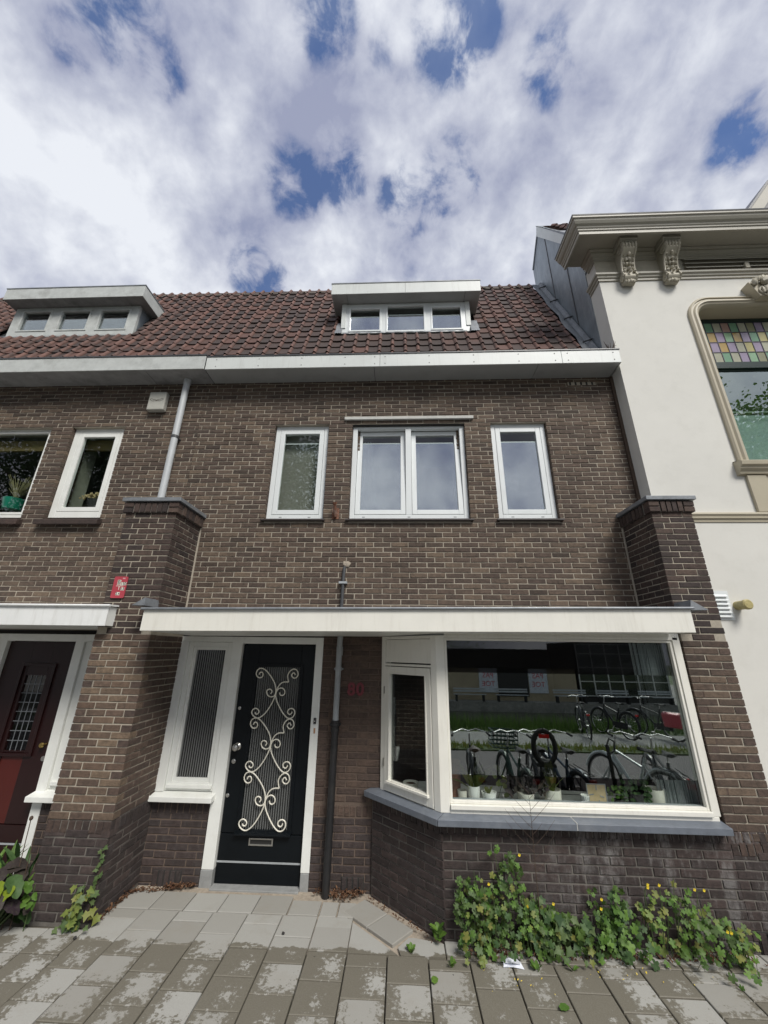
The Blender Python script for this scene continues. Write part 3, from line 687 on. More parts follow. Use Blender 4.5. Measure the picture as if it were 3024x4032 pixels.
lb = frame(MB(), -1.494, -1.253, .298, .36, .013, DY-.008, DY+.001).build('letter_slot', M_STEEL, D, bevel=.002)
MB().box(-1.481, -1.266, DY-.001, DY+.0005, .311, .347).build('slot_flap', M_INTD, lb)
db = MB().box(-.921, -.894, FY-.014, FY, 1.375, 1.432).build('doorbell', M_SIGNK, H, bevel=.003)
MB().lathe([(.006, 0), (.006, .003)], (-.9075, FY-.014, 1.402), 10, axis='y').build('bell_button', M_CONC, db)
MB().box(-.915, -.898, FY-.003, FY, 1.285, 1.335).build('old_bell_mark', mat('bare_wood', (.40, .22, .12), .8), H)

# ------------------------------------------------------------------ drain pipes and a conduit
dp = MB().tube([(-.676, 4.495, 1.42), (-.672, 4.495, 2.10), (-.668, 4.505, 2.28)], .031, 12).build('downpipe', M_PIPEG, H, smooth=True)
MB().tube([(-.672, 4.495, 1.905), (-.672, 4.495, 1.94)], .038, 12).box(-.72, -.624, 4.50, RY, 1.915, 1.928).build('pipe_bracket', M_PIPEG, dp)
MB().tube([(-.668, 4.495, 2.06), (-.668, 4.497, 2.15)], .036, 12).build('pipe_socket', M_PIPEG, dp)
MB().tube([(-.69, 4.50, -.04), (-.683, 4.497, .5), (-.676, 4.495, 1.40)], .0365, 12).build('cast_iron_pipe', M_PIPEB, dp, smooth=True)
MB().lathe([(.045, 1.32), (.046, 1.34), (.041, 1.345), (.041, 1.37), (.052, 1.375), (.052, 1.40), (.044, 1.405), (.044, 1.425)], (-.677, 4.496, 0), 16).box(-.735, -.619, 4.50, 4.52, 1.376, 1.396).build('pipe_collar', M_PIPEB, dp, smooth=True)
up_ = MB().tube([(-3.052, 4.445, 3.70), (-3.052, 4.445, 5.76)], .043, 14).build('downpipe', M_PIPEW, H, smooth=True)
MB().tube([(-3.052, 4.445, 4.79), (-3.052, 4.445, 4.825)], .049, 14).box(-3.09, -3.014, 4.47, WY, 4.80, 4.815).build('pipe_bracket', M_DKTRIM, up_)
MB().tube([(-3.052, 4.445, 5.68), (-3.052, 4.445, 5.745)], .05, 14).build('pipe_socket', M_PIPEW, up_)
cd = MB().tube([(-.672, 4.497, 2.50), (-.667, 4.495, 2.9), (-.662, 4.505, 3.03), (-.662, 4.54, 3.05)], .019, 8).build('conduit', M_DKTRIM, H, smooth=True)
MB().box(-.715, -.62, 4.47, WY, 2.845, 2.87).build('conduit_clip', M_PIPEG, cd)
MB().blob((-.64, WY-.002, 3.085), (.055, .012, .035), 1, .5).build('mortar_patch', M_SANDL, H)

# ------------------------------------------------------------------ upstairs windows
def up_window(parent, x0, x1, z0, z1, y, leaves, mt=M_PVC, fw=.062, sw=.062, tilt=0, film=(.0, .87), filmmat=None, room=True, sill=True, old=False):
    w_ = frame(MB(), x0, x1, z0, z1, fw, y, y+.07)
    xm = []
    if leaves == 2: xc = (x0+x1)/2; w_.box(xc-.038, xc+.038, y, y+.07, z0+fw, z1-fw)
    wf = w_.build('window', mt, parent, bevel=.004)
    spans = [(x0+fw, x1-fw)] if leaves == 1 else [(x0+fw, (x0+x1)/2-.038), ((x0+x1)/2+.038, x1-fw)]
    for a, b in spans:
        h = z1-z0-2*fw
        mk = frame(MB(), a+.004, b-.004, 0.004, h-.004, sw, -.014, .045)
        s_ = mk.build('sash', mt, wf, bevel=.004, loc=(0, y+.012, z0+fw))
        ga, gb, gz0, gz1 = a+.004+sw, b-.004-sw, .004+sw, h-.004-sw
        # pane and film are sub-parts of the house; they hang with the sash
        pn = MB().box(ga, gb, .010, .014, gz0, gz1).build('pane', M_GLASS, wf, loc=(0, y+.012, z0+fw))
        obs = [s_, pn]
        if filmmat:
            f0 = gz0+(gz1-gz0)*film[0]; f1 = gz0+(gz1-gz0)*film[1]
            obs.append(MB().box(ga, gb, .017, .018, f0, f1).build('window_film', filmmat, wf, loc=(0, y+.012, z0+fw)))
            obs.append(MB().box(ga, gb, .0165, .0185, f1, f1+.012).build('film_edge', M_PVC, wf, loc=(0, y+.012, z0+fw)))
        if tilt:
            for o in obs: o.rotation_euler = (-tilt, 0, 0)
    if room:
        r = MB(); a, b, c, e_ = x0-.1, x1+.1, z0-.2, z1+.15
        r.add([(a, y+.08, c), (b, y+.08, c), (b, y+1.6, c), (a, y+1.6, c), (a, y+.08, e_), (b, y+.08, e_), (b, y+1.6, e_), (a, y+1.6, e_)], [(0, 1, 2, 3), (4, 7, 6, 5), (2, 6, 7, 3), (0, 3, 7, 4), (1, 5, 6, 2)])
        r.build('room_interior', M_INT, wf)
    return wf
wins = []
for i, (a, b) in enumerate(WIN):
    wfm = up_window(H, a+.003, b-.003, WZ0+.004, WZ1+.012, WY+.055, 2 if i == 1 else 1, tilt=R(3.4) if i == 1 else 0,
                    film=(.0, .9 if i == 1 else .87), filmmat=M_FILMU if i else M_FILMG)
    s = MB().hexa([(a-.035, WY-.048, WZ0-.040), (b+.035, WY-.048, WZ0-.040), (b+.02, WY+.07, WZ0-.040), (a-.02, WY+.07, WZ0-.040), (a-.035, WY-.048, WZ0-.020), (b+.035, WY-.048, WZ0-.020), (b+.02, WY+.07, WZ0), (a-.02, WY+.07, WZ0)])
    so = s.build('sill', M_SILLT, H)
    wins.append(wfm)
    if i == 0: MB().box(a+.05, b-.05, WY+.22, WY+.23, WZ0, WZ1-.02).build('haze_sheet', mat('grey_green_haze', (.40, .40, .38), .9, .04, 3, 0), wfm)  # pale sheet added to give this pane its grey-green haze
    nn = int((b-a+.07)/.105)
    for k in range(nn+1):
        xx = a-.035+k*(b-a+.07)/nn
    for k in (.25, .75) if i != 1 else (.12, .5, .88):
        xx = a+(b-a)*k; MB().box(xx-.018, xx+.018, WY+.0535, WY+.056, WZ0+.030, WZ0+.037).build('drain_slot', M_DKTRIM, wfm)
MB().box(-.757, .997, WY-.034, WY+.06, 5.088, 5.132).build('lintel_strip', M_CONC, H, bevel=.004)
MB().box(-.64, .868, WY+.02, WY+.12, 5.02, 5.088).build('lintel_reveal', M_INTD, H)

# ------------------------------------------------------------------ bay window
BF = 3.985
def quad_prism(mb, P, z0, z1): mb.prism(P, z0, z1, 'z')
bay = MB()
# corner post and splayed side post
quad_prism(bay, [(.345, BF), (.428, BF), (.428, BF+.09), (.40, BF+.09), (.345-ux*.072, BF-uy*.072)], .815, 2.262)
e0 = (AX+.065+.0, AY+.01)
S0 = Vector((-.205, 4.555)); S1 = Vector((.345, 3.985)); SU = (S1-S0).normalized(); SN = Vector((SU.y, -SU.x)); SLn = (S1-S0).length
def sp(u, d): q = S0+SU*u-SN*d*-1*-1; return (q.x, q.y)   # d = depth into the house
def splay_box(mb, u0, u1, d0, d1, z0, z1, mi=0):
    P = [sp(u0, d0), sp(u1, d0), sp(u1, d1), sp(u0, d1)]; mb.prism(P, z0, z1, 'z', mi)
splay_box(bay, 0.0, .058, 0, .09, .775, 2.262)
splay_box(bay, .058, SLn-.074, 0, .09, .775, .815)
splay_box(bay, .058, SLn-.074, 0, .09, 1.963, 1.985)
splay_box(bay, .058, SLn-.074, 0, .09, 2.232, 2.262)
bay.box(.428, 2.652, BF, BF+.09, .8, .845); bay.box(.428, 2.652, BF, BF+.09, 2.24, 2.268); bay.box(2.60, 2.668, BF, BF+.09, .845, 2.30); bay.box(.428, 2.60, BF, BF+.09, 2.268, 2.30)
bay.box(.43, 2.60, BF-.022, BF+.03, .845, .880)
BAY = bay.build('bay_window', M_CREAM, H, bevel=.004)
frame(MB(), .430, 2.598, .881, 2.238, .022, BF+.012, BF+.05).build('glazing_bead', M_CREAM, BAY, bevel=.003)
GY = BF+.045
MB().box(.435, 2.595, GY, GY+.006, .885, 2.235).build('pane', M_GLASS, BAY)
MB().box(.452, 2.575, GY+.010, GY+.011, 1.085, 1.925).build('window_film', M_FILM, BAY)
MB().box(.436, 2.59, GY+.012, GY+.04, .886, .905).build('inner_gasket', M_PIPEG, BAY)
# casement on the splay
CS = MB()
def splay_frame(mb, u0, u1, z0, z1, w_, d0, d1, wb=None):
    wb = wb or w_
    splay_box(mb, u0, u0+w_, d0, d1, z0, z1); splay_box(mb, u1-w_, u1, d0, d1, z0, z1)
    splay_box(mb, u0+w_, u1-w_, d0, d1, z0, z0+wb); splay_box(mb, u0+w_, u1-w_, d0, d1, z1-w_, z1)
splay_frame(CS, .064, SLn-.080, .822, 1.955, .062, -.006, .05, wb=.085)
CAS = CS.build('casement', M_CREAM, BAY, bevel=.004)
gb_ = MB(); splay_frame(gb_, .122, SLn-.138, .905, 1.898, .014, -.012, .03); splay_box(gb_, .110, SLn-.125, -.03, 0, .892, .912); gb_.build('glazing_bead', M_CREAM, BAY, bevel=.002)
pg = MB(); splay_box(pg, .125, SLn-.14, .022, .027, .905, 1.90); pg.build('pane', M_GLASS, BAY)
pf = MB(); splay_box(pf, .15, SLn-.16, .032, .033, 1.08, 1.66); pf.build('window_film', glass('faint_film', 1.0, (.9, .9, .9), .10), BAY)
pn_ = MB(); splay_box(pn_, .062, SLn-.078, .012, .05, 1.998, 2.228); pn_.build('blank_panel', M_CREAM, BAY, bevel=.002)
for zz in (1.72, 1.06):
    hg = MB(); splay_box(hg, .050, .062, -.012, .0, zz-.035, zz+.035); hg.build('hinge', M_STEEL, BAY)
# timber beam over the bay, splay included, under the canopy
bm_ = MB(); bm_.prism([(-.21, 4.56), (.345, 3.985), (2.668, 3.985), (2.668, 4.4), (.2, 4.75), (-.21, 4.75)], 2.302, 2.38, 'z'); bm_.build('canopy_beam', M_CREAM, H)
# room behind the bay: floor, deep sill board, walls
ri = MB()
ri.add([(.0, 4.50, .84), (.42, 4.10, .84), (2.64, 4.10, .84), (2.64, 4.45, .84), (.2, 4.75, .84)], [(0, 1, 2, 3, 4)])
ri.box(.0, 2.64, 4.45, 4.47, .1, .84)
ri.build('window_board', mat('window_board_paint', (.72, .71, .67), .5), H)
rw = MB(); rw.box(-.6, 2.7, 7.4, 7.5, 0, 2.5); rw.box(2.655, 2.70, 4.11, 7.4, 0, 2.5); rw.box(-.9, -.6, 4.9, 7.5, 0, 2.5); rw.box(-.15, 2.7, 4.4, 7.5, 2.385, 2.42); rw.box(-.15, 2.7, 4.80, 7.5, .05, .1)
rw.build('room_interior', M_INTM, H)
MB().box(-.185, -.15, 4.62, 4.9, .1, 2.38).build('room_partition', M_INTD, H)
# closing walls behind door and side light
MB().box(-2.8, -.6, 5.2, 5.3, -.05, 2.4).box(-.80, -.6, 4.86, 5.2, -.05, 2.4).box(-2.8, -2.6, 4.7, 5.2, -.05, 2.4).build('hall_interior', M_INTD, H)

# ------------------------------------------------------------------ gutter
def gutter(parent, x0, x1, joints, sj, zs, zt, yf, mf, ms, name='gutter'):
    root = MB().box(x0, x1, yf+.016, 4.56, zt-.06, zt-.03).build(name, M_DKTRIM, parent)
    e = [x0]+joints+[x1]
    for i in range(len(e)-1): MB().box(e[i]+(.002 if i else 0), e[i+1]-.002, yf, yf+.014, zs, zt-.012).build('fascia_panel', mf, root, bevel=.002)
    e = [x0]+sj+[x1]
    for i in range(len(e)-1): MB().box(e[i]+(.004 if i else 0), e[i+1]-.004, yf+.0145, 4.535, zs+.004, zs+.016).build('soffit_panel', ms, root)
    MB().box(x0-.004, x1+.006, yf-.010, yf+.03, zt-.011, zt+.006).build('gutter_lip', M_DKTRIM, root)
    return root
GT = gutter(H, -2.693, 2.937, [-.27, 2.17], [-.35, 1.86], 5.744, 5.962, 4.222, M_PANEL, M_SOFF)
MB().box(2.925, 2.9365, 4.24, 4.53, 5.748, 5.95).build('gutter_end', M_PANEL, GT)
for xx in (-2.55, -1.95, -1.35, -.75, -.34, -.20, .4, 1.0, 1.6, 2.08, 2.25, 2.85):
    for zz in (5.79, 5.905): MB().lathe([(.008, 0), (.008, .003)], (xx, 4.222, zz), 8, axis='y').build('screw_cap', M_OLDC, GT)

# ------------------------------------------------------------------ roof
TW, TE = .2, .227
SL = math.atan2(1, .4549); RC, RS = math.cos(SL), math.sin(SL)      # roof climbs along (RC, RS) in (y, z)
def roof_y(z): return 4.53+.4549*(z-5.96)
def tile_mesh(k):
    q = random.Random(k); prof = []
    for u in (0, .06, .35, .62, .72, .79, .87, .95, 1.02):
        h = -.004*math.sin(math.pi*min(u/.72, 1)) if u < .72 else .036*max(math.sin(math.pi*(u-.72)/.31), 0)**.6
        prof.append((u*TW, h))
    vs = []; nP = len(prof); T = .016; rollv = []
    # local: x across, y up-slope, z out of the roof; tail (low end) lifted
    for (yy, lift) in ((-.012, .024), (.262, .0)):
        for (x, h) in prof: vs.append((x+(q.random()-.5)*.003, yy+(q.random()-.5)*.004-(.016*(1 if x > .15 else 0)), h+lift)); rollv.append(1. if x > .145 else 0.)
        for (x, h) in prof: vs.append((x, yy, h+lift-T)); rollv.append(0.)
    fs = []
    for i in range(nP-1):
        fs.append((i, i+1, 2*nP+i+1, 2*nP+i))                    # top
        fs.append((nP+i+1, nP+i, 3*nP+i, 3*nP+i+1))              # underside
        fs.append((i+1, i, nP+i, nP+i+1))                        # tail edge
    fs += [(0, 2*nP, 3*nP, nP), (nP-1, 2*nP-1, 4*nP-1, 3*nP-1)]
    m_ = MB(); m_.add(vs, fs); me = m_.mesh('roof_tile', M_TILE, True)
    me.set_sharp_from_angle(angle=R(40))
    a = me.attributes.new('roll', 'FLOAT', 'POINT'); a.data.foreach_set('value', rollv)
    return m_, me, rollv
TV = [tile_mesh(k) for k in range(4)]
TM = Matrix(((1, 0, 0), (0, RC, -RS), (0, RS, RC)))
def tiles(house, roof, x_from, x_to, holes, limit=296):
    recs = []
    nrow = 16; ncol = int((x_to-x_from)/TW)
    for r in range(nrow):
        s_ = .02+r*TE; z = 5.99+s_*RS; y = roof_y(z)
        for c_ in range(ncol):
            x = x_from+c_*TW; xc_ = x+TW/2
            if any(a < xc_ < b and z0 < z+TE*RS/2 < z1 for a, b, z0, z1 in holes): continue
            p = Vector((x+rnd.uniform(-.003, .003), y-.018+rnd.uniform(-.003, .003), z+.008)); pr = screen(p); ar = 0
            if pr and -60 < pr[0] < 3080 and z > 6.25: ar = 1/pr[2]**2*(1+.0*z)
            recs.append((ar, p, rnd.randrange(4), rnd.random(), rnd.uniform(-.012, .012)))
    recs.sort(key=lambda q: -q[0])
    J = MB(); rl_ = []
    for i, (ar, p, v, tn, tw) in enumerate(recs):
        mb, me, rv = TV[v]
        if i < limit and ar > 0: link('roof_tile', me, roof, p, (SL+rnd.uniform(-.01, .01), 0, tw))
        else:
            J.add([p+TM @ Vector(q) for q in mb.v], mb.f, 0, tn); rl_ += rv
    if J.v:
        o = J.build('roof_tile', M_TILE, house, smooth=True, fix=False); tag(o, kind='stuff')
        a = o.data.attributes.new('roll', 'FLOAT', 'POINT'); a.data.foreach_set('value', rl_)
def roof_slab(parent, x0, x1):
    return MB().prism([(roof_y(5.9)+.03, 5.9), (roof_y(9.18)+.03, 9.18), (roof_y(9.18)+2.4, 5.9)], x0, x1, 'x').build('roof', M_DKTRIM, parent)
def ridge(roof, x0, x1):
    yr = roof_y(9.2); n = int((x1-x0)/.34)
    for i in range(n):
        x = x0+i*.34; g = MB(); L_ = []
        for (xx, rr) in ((x-.02, .108), (x+.03, .108), (x+.035, .09), (x+.34, .082)):
            L_.append([(xx, yr+.02-rr*math.cos(math.pi*k/8), 9.155+rr*math.sin(math.pi*k/8)*.75) for k in range(9)])
        g.rings(L_).build('ridge_tile', M_RIDGE, roof, smooth=True)
M_RIDGE = mat('ridge_clay', (.12, .10, .08), .85, .35, 9, .3, dirt=(.22, .22, .17), dirt_amt=.6)
RF = roof_slab(H, -2.69, 2.94)
tiles(H, RF, -2.69, 2.83, [(-1.06, 1.24, 7.12, 8.06)])
ridge(RF, -2.69, 2.78)
# lead gutter up the side of the roof
vz = []
fl = MB(); ring1 = []
for i in range(13):
    z = 5.97+i*(9.27-5.97)/12; y = roof_y(z); o_ = Vector((0, -RS, RC)); xe = 2.935; w0 = .13 if z < 8.5 else .13+(z-8.5)*.02
    P = [(xe-w0-.05, y, z), (xe-w0, y, z), (xe-.07, y, z), (xe-.05, y, z), (xe-.02, y, z), (xe+.006, y, z)]
    hh = (.034+.012*math.sin(i*2.3), .050, .035, .075, .085, .07)
    ring1.append([(p[0]-(.02*math.sin(i*1.7) if k == 0 else 0), p[1]+o_.y*h_, p[2]+o_.z*h_) for k, (p, h_) in enumerate(zip(P, hh))])
fl.rings(ring1).build('verge_flashing', M_LEAD, RF, smooth=True)
for i in (2.2, 5.4, 8.3, 11):
    z = 5.97+i*.275; y = roof_y(z); MB().tube([(2.80, y-.056, z+.02), (2.86, y-.085, z+.02), (2.93, y-.09, z+.045)], .012, 6).build('flashing_seam', M_DKTRIM, RF)
# wild tuft in the end of the gutter
tf = MB()
for i in range(7):
    a = rnd.uniform(-.6, .6); tf.tube([(2.88+rnd.uniform(-.04, .04), 4.30, 5.96), (2.88+a*.08, 4.29, 6.03+rnd.uniform(0, .05)), (2.88+a*.14, 4.28, 6.07+rnd.uniform(0, .09))], [.006, .005, .003], 4)
tag(tf.build('gutter_weed', M_STEMB), 'small dry weed growing in the right end of the roof gutter', 'weed')

# ------------------------------------------------------------------ dormers
def dormer(house, x0, x1, yf, z0, z1, sx0, sx1, sy0, sz0, sz1, panes, mt, mroof, msoff, cheek, film):
    D_ = MB()
    # face with openings, cheeks back into the roof
    es = [x0]
    yb = yf+.06
    cols_ = [x0]+[v for p in panes for v in (p[0], p[1])]+[x1]
    for i in range(0, len(cols_), 2): D_.box(cols_[i], cols_[i+1], yf, yb, z0, z1)
    for (a, b, c, e_) in panes: D_.box(a, b, yf, yb, z0, c); D_.box(a, b, yf, yb, e_, z1)
    dr = D_.build('dormer', mt, house, bevel=.004)
    for xx0, xx1 in ((x0, x0+.03), (x1-.03, x1)):
        MB().prism([(yb, z0), (yb, z1), (roof_y(z1)+.05, z1), (roof_y(z0)+.05, z0)], xx0, xx1, 'x').build('dormer_cheek', cheek, dr)
    MB().box(sx0+.012, sx1-.012, sy0+.012, roof_y(sz1)+.1, sz0+.004, sz1-.004).build('dormer_roof', msoff, dr)
    MB().box(sx0, sx1, sy0, sy0+.012, sz0, sz1).box(sx0, sx0+.012, sy0+.012, roof_y(sz0)+.08, sz0, sz1).box(sx1-.012, sx1, sy0+.012, roof_y(sz0)+.08, sz0, sz1).build('dormer_fascia', mroof, dr, bevel=.002)
    MB().box(sx0-.008, sx1+.008, sy0-.008, roof_y(sz1)+.1, sz1, sz1+.018).build('dormer_edge', M_LEAD, dr)
    for k, (a, b, c, e_) in enumerate(panes):
        frame(MB(), a-.028, b+.028, c-.028, e_+.028, .03, yf-.010, yf+.03).build('window_sash', mt, dr, bevel=.003)
        MB().box(a, b, yf+.028, yf+.032, c, e_).build('pane', M_GLASS, dr)
        if film: 
            MB().box(a, b, yf+.036, yf+.037, c, c+(e_-c)*.68).build('window_film', M_FILMU, dr)
            MB().box(a, b, yf+.034, yf+.038, c+(e_-c)*.68, c+(e_-c)*.72).build('film_edge', M_PVC, dr)
        else:
            MB().box(a, b, yf+.036, yf+.037, c, c+(e_-c)*.85).build('window_film', M_FILMD, dr)
    MB().box(x0, x1, yf+.4, yf+.42, z0-.1, z1).build('dormer_interior', M_INTD, dr)
    fl_ = MB(); pts = []
    for i in range(40):
        x = x0-.06+(x1-x0+.12)*i/39; pts.append([(x, yf-.045-.0*i, z0-.035+.010*math.sin(i*1.9)), (x, yf-.012, z0+.012)])
    fl_.rings(pts).build('lead_apron', M_LEAD, dr, smooth=True)
    return dr
M_FILMD = glass('dim_film', 1.2, (.3, .32, .35), .26, (.9, .93, 1))
dm = dormer(H, -1.0, 1.2, 5.089, 7.19, 7.842, -1.168, 1.37, 4.872, 7.842, 8.075,
       [(-.852, -.344, 7.252, 7.722), (-.208, .417, 7.232, 7.775), (.56, 1.046, 7.255, 7.722)], M_PVC, M_PANEL, M_SOFF, M_DKTRIM, True)
MB().box(-1.006, -.93, 5.075, 5.088, 7.30, 7.838).build('dormer_trim', M_PANEL, dm, bevel=.002)
MB().box(1.13, 1.206, 5.075, 5.088, 7.31, 7.838).build('dormer_trim', M_PANEL, dm, bevel=.002)
MB().box(-.905, -.902, 4.89, 5.088, 7.8395, 7.846).box(1.11, 1.113, 4.89, 5.088, 7.8395, 7.846).build('soffit_joint', M_INTD, dm)
MB().box(.095, .099, 4.8705, 4.885, 7.845, 8.07).build('fascia_joint', M_INTD, dm)
for sx_ in (-1.05, 1.26):
    g = MB(); g.rings([[(sx_-.07+.02*i, roof_y(7.12+.1*j)-.05-.01*((i+j) % 2), 7.12+.1*j) for i in range(8)] for j in range(5)]); g.build('lead_flashing', M_LEAD, dm, smooth=True)
rebase(H, (-.1, 4.5, 0))

# ================================================================== neighbour on the left
HN = thing('brick_house', 'brown brick terraced house with dark red front door left of the brick pier', 'house')
W2 = Wall()
NX0, NX1 = -9.0, -2.803
NW = [(-6.75, -4.925), (-4.622, -3.862)]; NZ0, NZ1 = 3.668, 5.037
u2 = MB(); xs = [NX0]+[v for w_ in NW for v in w_]+[NX1]
for i in range(0, len(xs), 2): u2.box(xs[i]+(.0065 if i else 0), xs[i+1]-(.0065 if i < len(xs)-2 else 0), cy0, cy1, NZ0-.05, NZ1)
u2.box(NX0, NX1, cy0, cy1, 2.3, NZ0-.05); u2.box(NX0, NX1, cy0, cy1, NZ1, 5.76)
uo2 = u2.build('upper_wall', M_MORT, HN)
W2.face(uo2, MB_UP, (NX0, WY), 0, NX1-NX0, 2.43, 5.75, [(a-NX0, b-NX0, NZ0-.06, NZ1) for a, b in NW], phase=.02)
for a, b in NW:
    W2.face(uo2, MB_UP, (a, WY+.205), -math.pi/2, .205-BD-JT, NZ0, NZ1)
    W2.face(uo2, MB_UP, (b, WY+BD+JT), math.pi/2, .205-BD-JT, NZ0, NZ1)
rn_ = MB().box(-3.69, -3.0, RY+.0065, 4.85, -.05, .62).build('recess_wall', M_MORT_R, HN)
W2.face(rn_, MB_LOW, (-3.685, RY), 0, .6, -.05, .52); W2.face(rn_, MB_LOW, (-3.685, RY), 0, .6, .52, .62, bands=((.525, .62),))
rn2 = MB().box(-6.4, -5.45, RY+.0065, 4.85, -.05, 2.27).build('recess_wall', M_MORT_R, HN)
W2.face(rn2, MB_REC, (-6.4, RY), 0, .95, -.05, 2.26)
W2.finish(HN)
for (a, b), lv in zip(NW, (1, 1)):
    wfm = up_window(HN, a+.003, b-.003, NZ0+.032, NZ1+.02, WY+.06, lv, mt=M_OFFW, fw=.085 if b > -4 else .04, sw=.06 if b > -4 else .035)
    MB().hexa([(a-.03, WY-.085, NZ0-.10), (b+.05, WY-.085, NZ0-.10), (b+.03, WY+.09, NZ0-.06), (a-.03, WY+.09, NZ0-.06), (a-.03, WY-.085, NZ0-.035), (b+.05, WY-.085, NZ0-.035), (b+.03, WY+.09, NZ0+.03), (a-.03, WY+.09, NZ0+.03)]).build('sill', MB_PIER, HN, bevel=.006)
    MB().box(a+.035, a+.055, WY+.14, WY+.46, NZ0, NZ1).build('window_reveal', mat('sage_plaster', (.30, .31, .24), .9), wfm)
    MB().box(a, b, WY+.20, WY+.24, NZ1-.26, NZ1-.10).build('roller_blind', mat('ochre_blind', (.20, .15, .06), .9), wfm)
canopy(HN, -9, -2.925, 2.309, 2.309, .188, .188, y0=3.85, mt=M_WHITE, lead=M_WHITE)
n = MB()
for x0_, x1_ in ((-3.768, -3.664), (-4.70, -4.597)): n.box(x0_, x1_, FY, FY+.1, .0, 2.25)
n.box(-4.597, -3.768, FY, FY+.1, 2.17, 2.25); n.box(-3.664, -3.0, FY, FY+.1, 2.17, 2.25); n.box(-6, -4.70, FY, FY+.1, 2.17, 2.25)
NDF = n.build('door_frame', M_OFFW, HN, bevel=.004)
n = MB(); n.box(-3.662, -3.57, FY+.03, FY+.09, .72, 2.168); n.box(-3.57, -3.02, FY+.03, FY+.09, 1.79, 2.168); n.box(-3.57, -3.02, FY+.03, FY+.09, .72, 1.105)
n.box(-3.64, -3.02, FY+.0, FY+.05, .755, .79)
NS = n.build('side_window', M_OFFW, HN, bevel=.004)
MB().hexa([(-3.79, FY-.085, .632), (-3.1, FY-.085, .632), (-3.1, FY+.05, .632), (-3.765, FY+.05, .632), (-3.79, FY-.085, .68), (-3.1, FY-.085, .68), (-3.1, FY+.05, .72), (-3.765, FY+.05, .72)]).build('window_sill', M_OFFW, NS, bevel=.004)
MB().box(-3.57, -3.02, FY+.06, FY+.064, 1.105, 1.79).build('pane', M_GLASS, NS)
MB().box(-3.6, -3.0, FY+.3, FY+.33, .7, 2.2).build('hall_interior', M_INTD, HN)
n = MB(); n.box(-4.69, -5.4, FY+.03, FY+.09, .0, 2.168); n.build('side_panel', M_OFFW, HN)
DN = MB()
DN.box(-4.594, -4.29, DY, DY+.045, .405, 2.165); DN.box(-4.045, -3.772, DY, DY+.045, .405, 2.165); DN.box(-4.29, -4.045, DY, DY+.045, 1.80, 2.165); DN.box(-4.29, -4.045, DY, DY+.045, 1.035, 1.05)
DN.box(-4.594, -3.772, DY, DY+.045, .25, .398); DN.box(-4.594, -3.772, DY, DY+.045, .0, .232); DN.box(-4.594, -3.772, DY+.01, DY+.04, .232, .25)
ND = DN.build('door', M_REDD, HN, bevel=.004)
frame(MB(), -4.36, -3.95, 1.0, 1.93, .03, DY-.02, DY+.002).build('door_moulding', M_REDD, ND, bevel=.004)
MB().box(-4.29, -4.045, DY+.01, DY+.035, .405, 1.034).build('door_panel', M_REDP, ND)
MB().box(-4.594, -3.772, DY-.003, DY+.012, .234, .248).build('kick_rail', M_PIPEG, ND)
MB().box(-4.29, -4.045, DY+.018, DY+.022, 1.05, 1.80).build('pane', M_GLASS, ND)
lc = MB()
for i in range(1, 4): lc.box(-4.29+i*.0615-.003, -4.29+i*.0615+.003, DY+.012, DY+.017, 1.05, 1.80)
for i in range(1, 8): lc.box(-4.29, -4.045, DY+.0115, DY+.0165, 1.05+i*.094-.003, 1.05+i*.094+.003)
lc.build('leaded_bars', M_LEAD, ND)
MB().lathe([(.012, 0), (.012, .03), (.022, .035), (.026, .05), (.02, .06)], (-3.835, DY, 1.118), 14, axis='y').build('door_knob', M_BRASS, ND, smooth=True)
MB().lathe([(.024, 0), (.024, .006)], (-3.815, DY, .985), 14, axis='y').build('lock_rosette', M_STEEL, ND)
MB().box(-5.4, -2.9, 5.1, 5.2, -.05, 2.4).build('hall_interior', M_INTD, HN)
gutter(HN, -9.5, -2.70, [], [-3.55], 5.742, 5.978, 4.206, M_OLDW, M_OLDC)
RN = roof_slab(HN, -9.5, -2.69)
tiles(HN, RN, -9.49, -2.65, [(-7.2, -4.66, 7.26, 8.25)])
ridge(RN, -9.43, -2.75)
dormer(HN, -7.1, -4.745, 5.155, 7.33, 8.014, -7.185, -4.575, 4.952, 8.014, 8.262,
       [(-6.92, -6.407, 7.482, 7.915), (-6.187, -5.658, 7.482, 7.91), (-5.441, -4.919, 7.475, 7.905)], M_OLDW, M_OLDW, M_OLDC, M_ZINC, False)
rebase(HN, (-5.5, 4.5, 0))
# ================================================================== white stucco house on the right
WH = thing('stucco_house', 'cream white stucco house with heavy beige cornice and stained glass window', 'house')
QX, QY = 2.955, 4.31
WX0, WX1, WZa, WZb = 4.16, 6.04, 4.29, 6.80
w = MB()
w.box(QX, WX0, QY, QY+.28, -.1, 7.75); w.box(WX1, 9.5, QY, QY+.28, -.1, 7.75); w.box(WX0, WX1, QY, QY+.28, -.1, WZa); w.box(WX0, WX1, QY, QY+.28, WZb, 7.75)
wall = w.build('wall', M_PLAST, WH)
# the raw party-wall edge between the two fronts
MB().prism([(2.915, 4.50), (2.955, 4.50), (2.955, 4.575), (2.93, 4.575)], 2.4, 5.74, 'z').build('party_wall_edge', M_STEMB, WH)
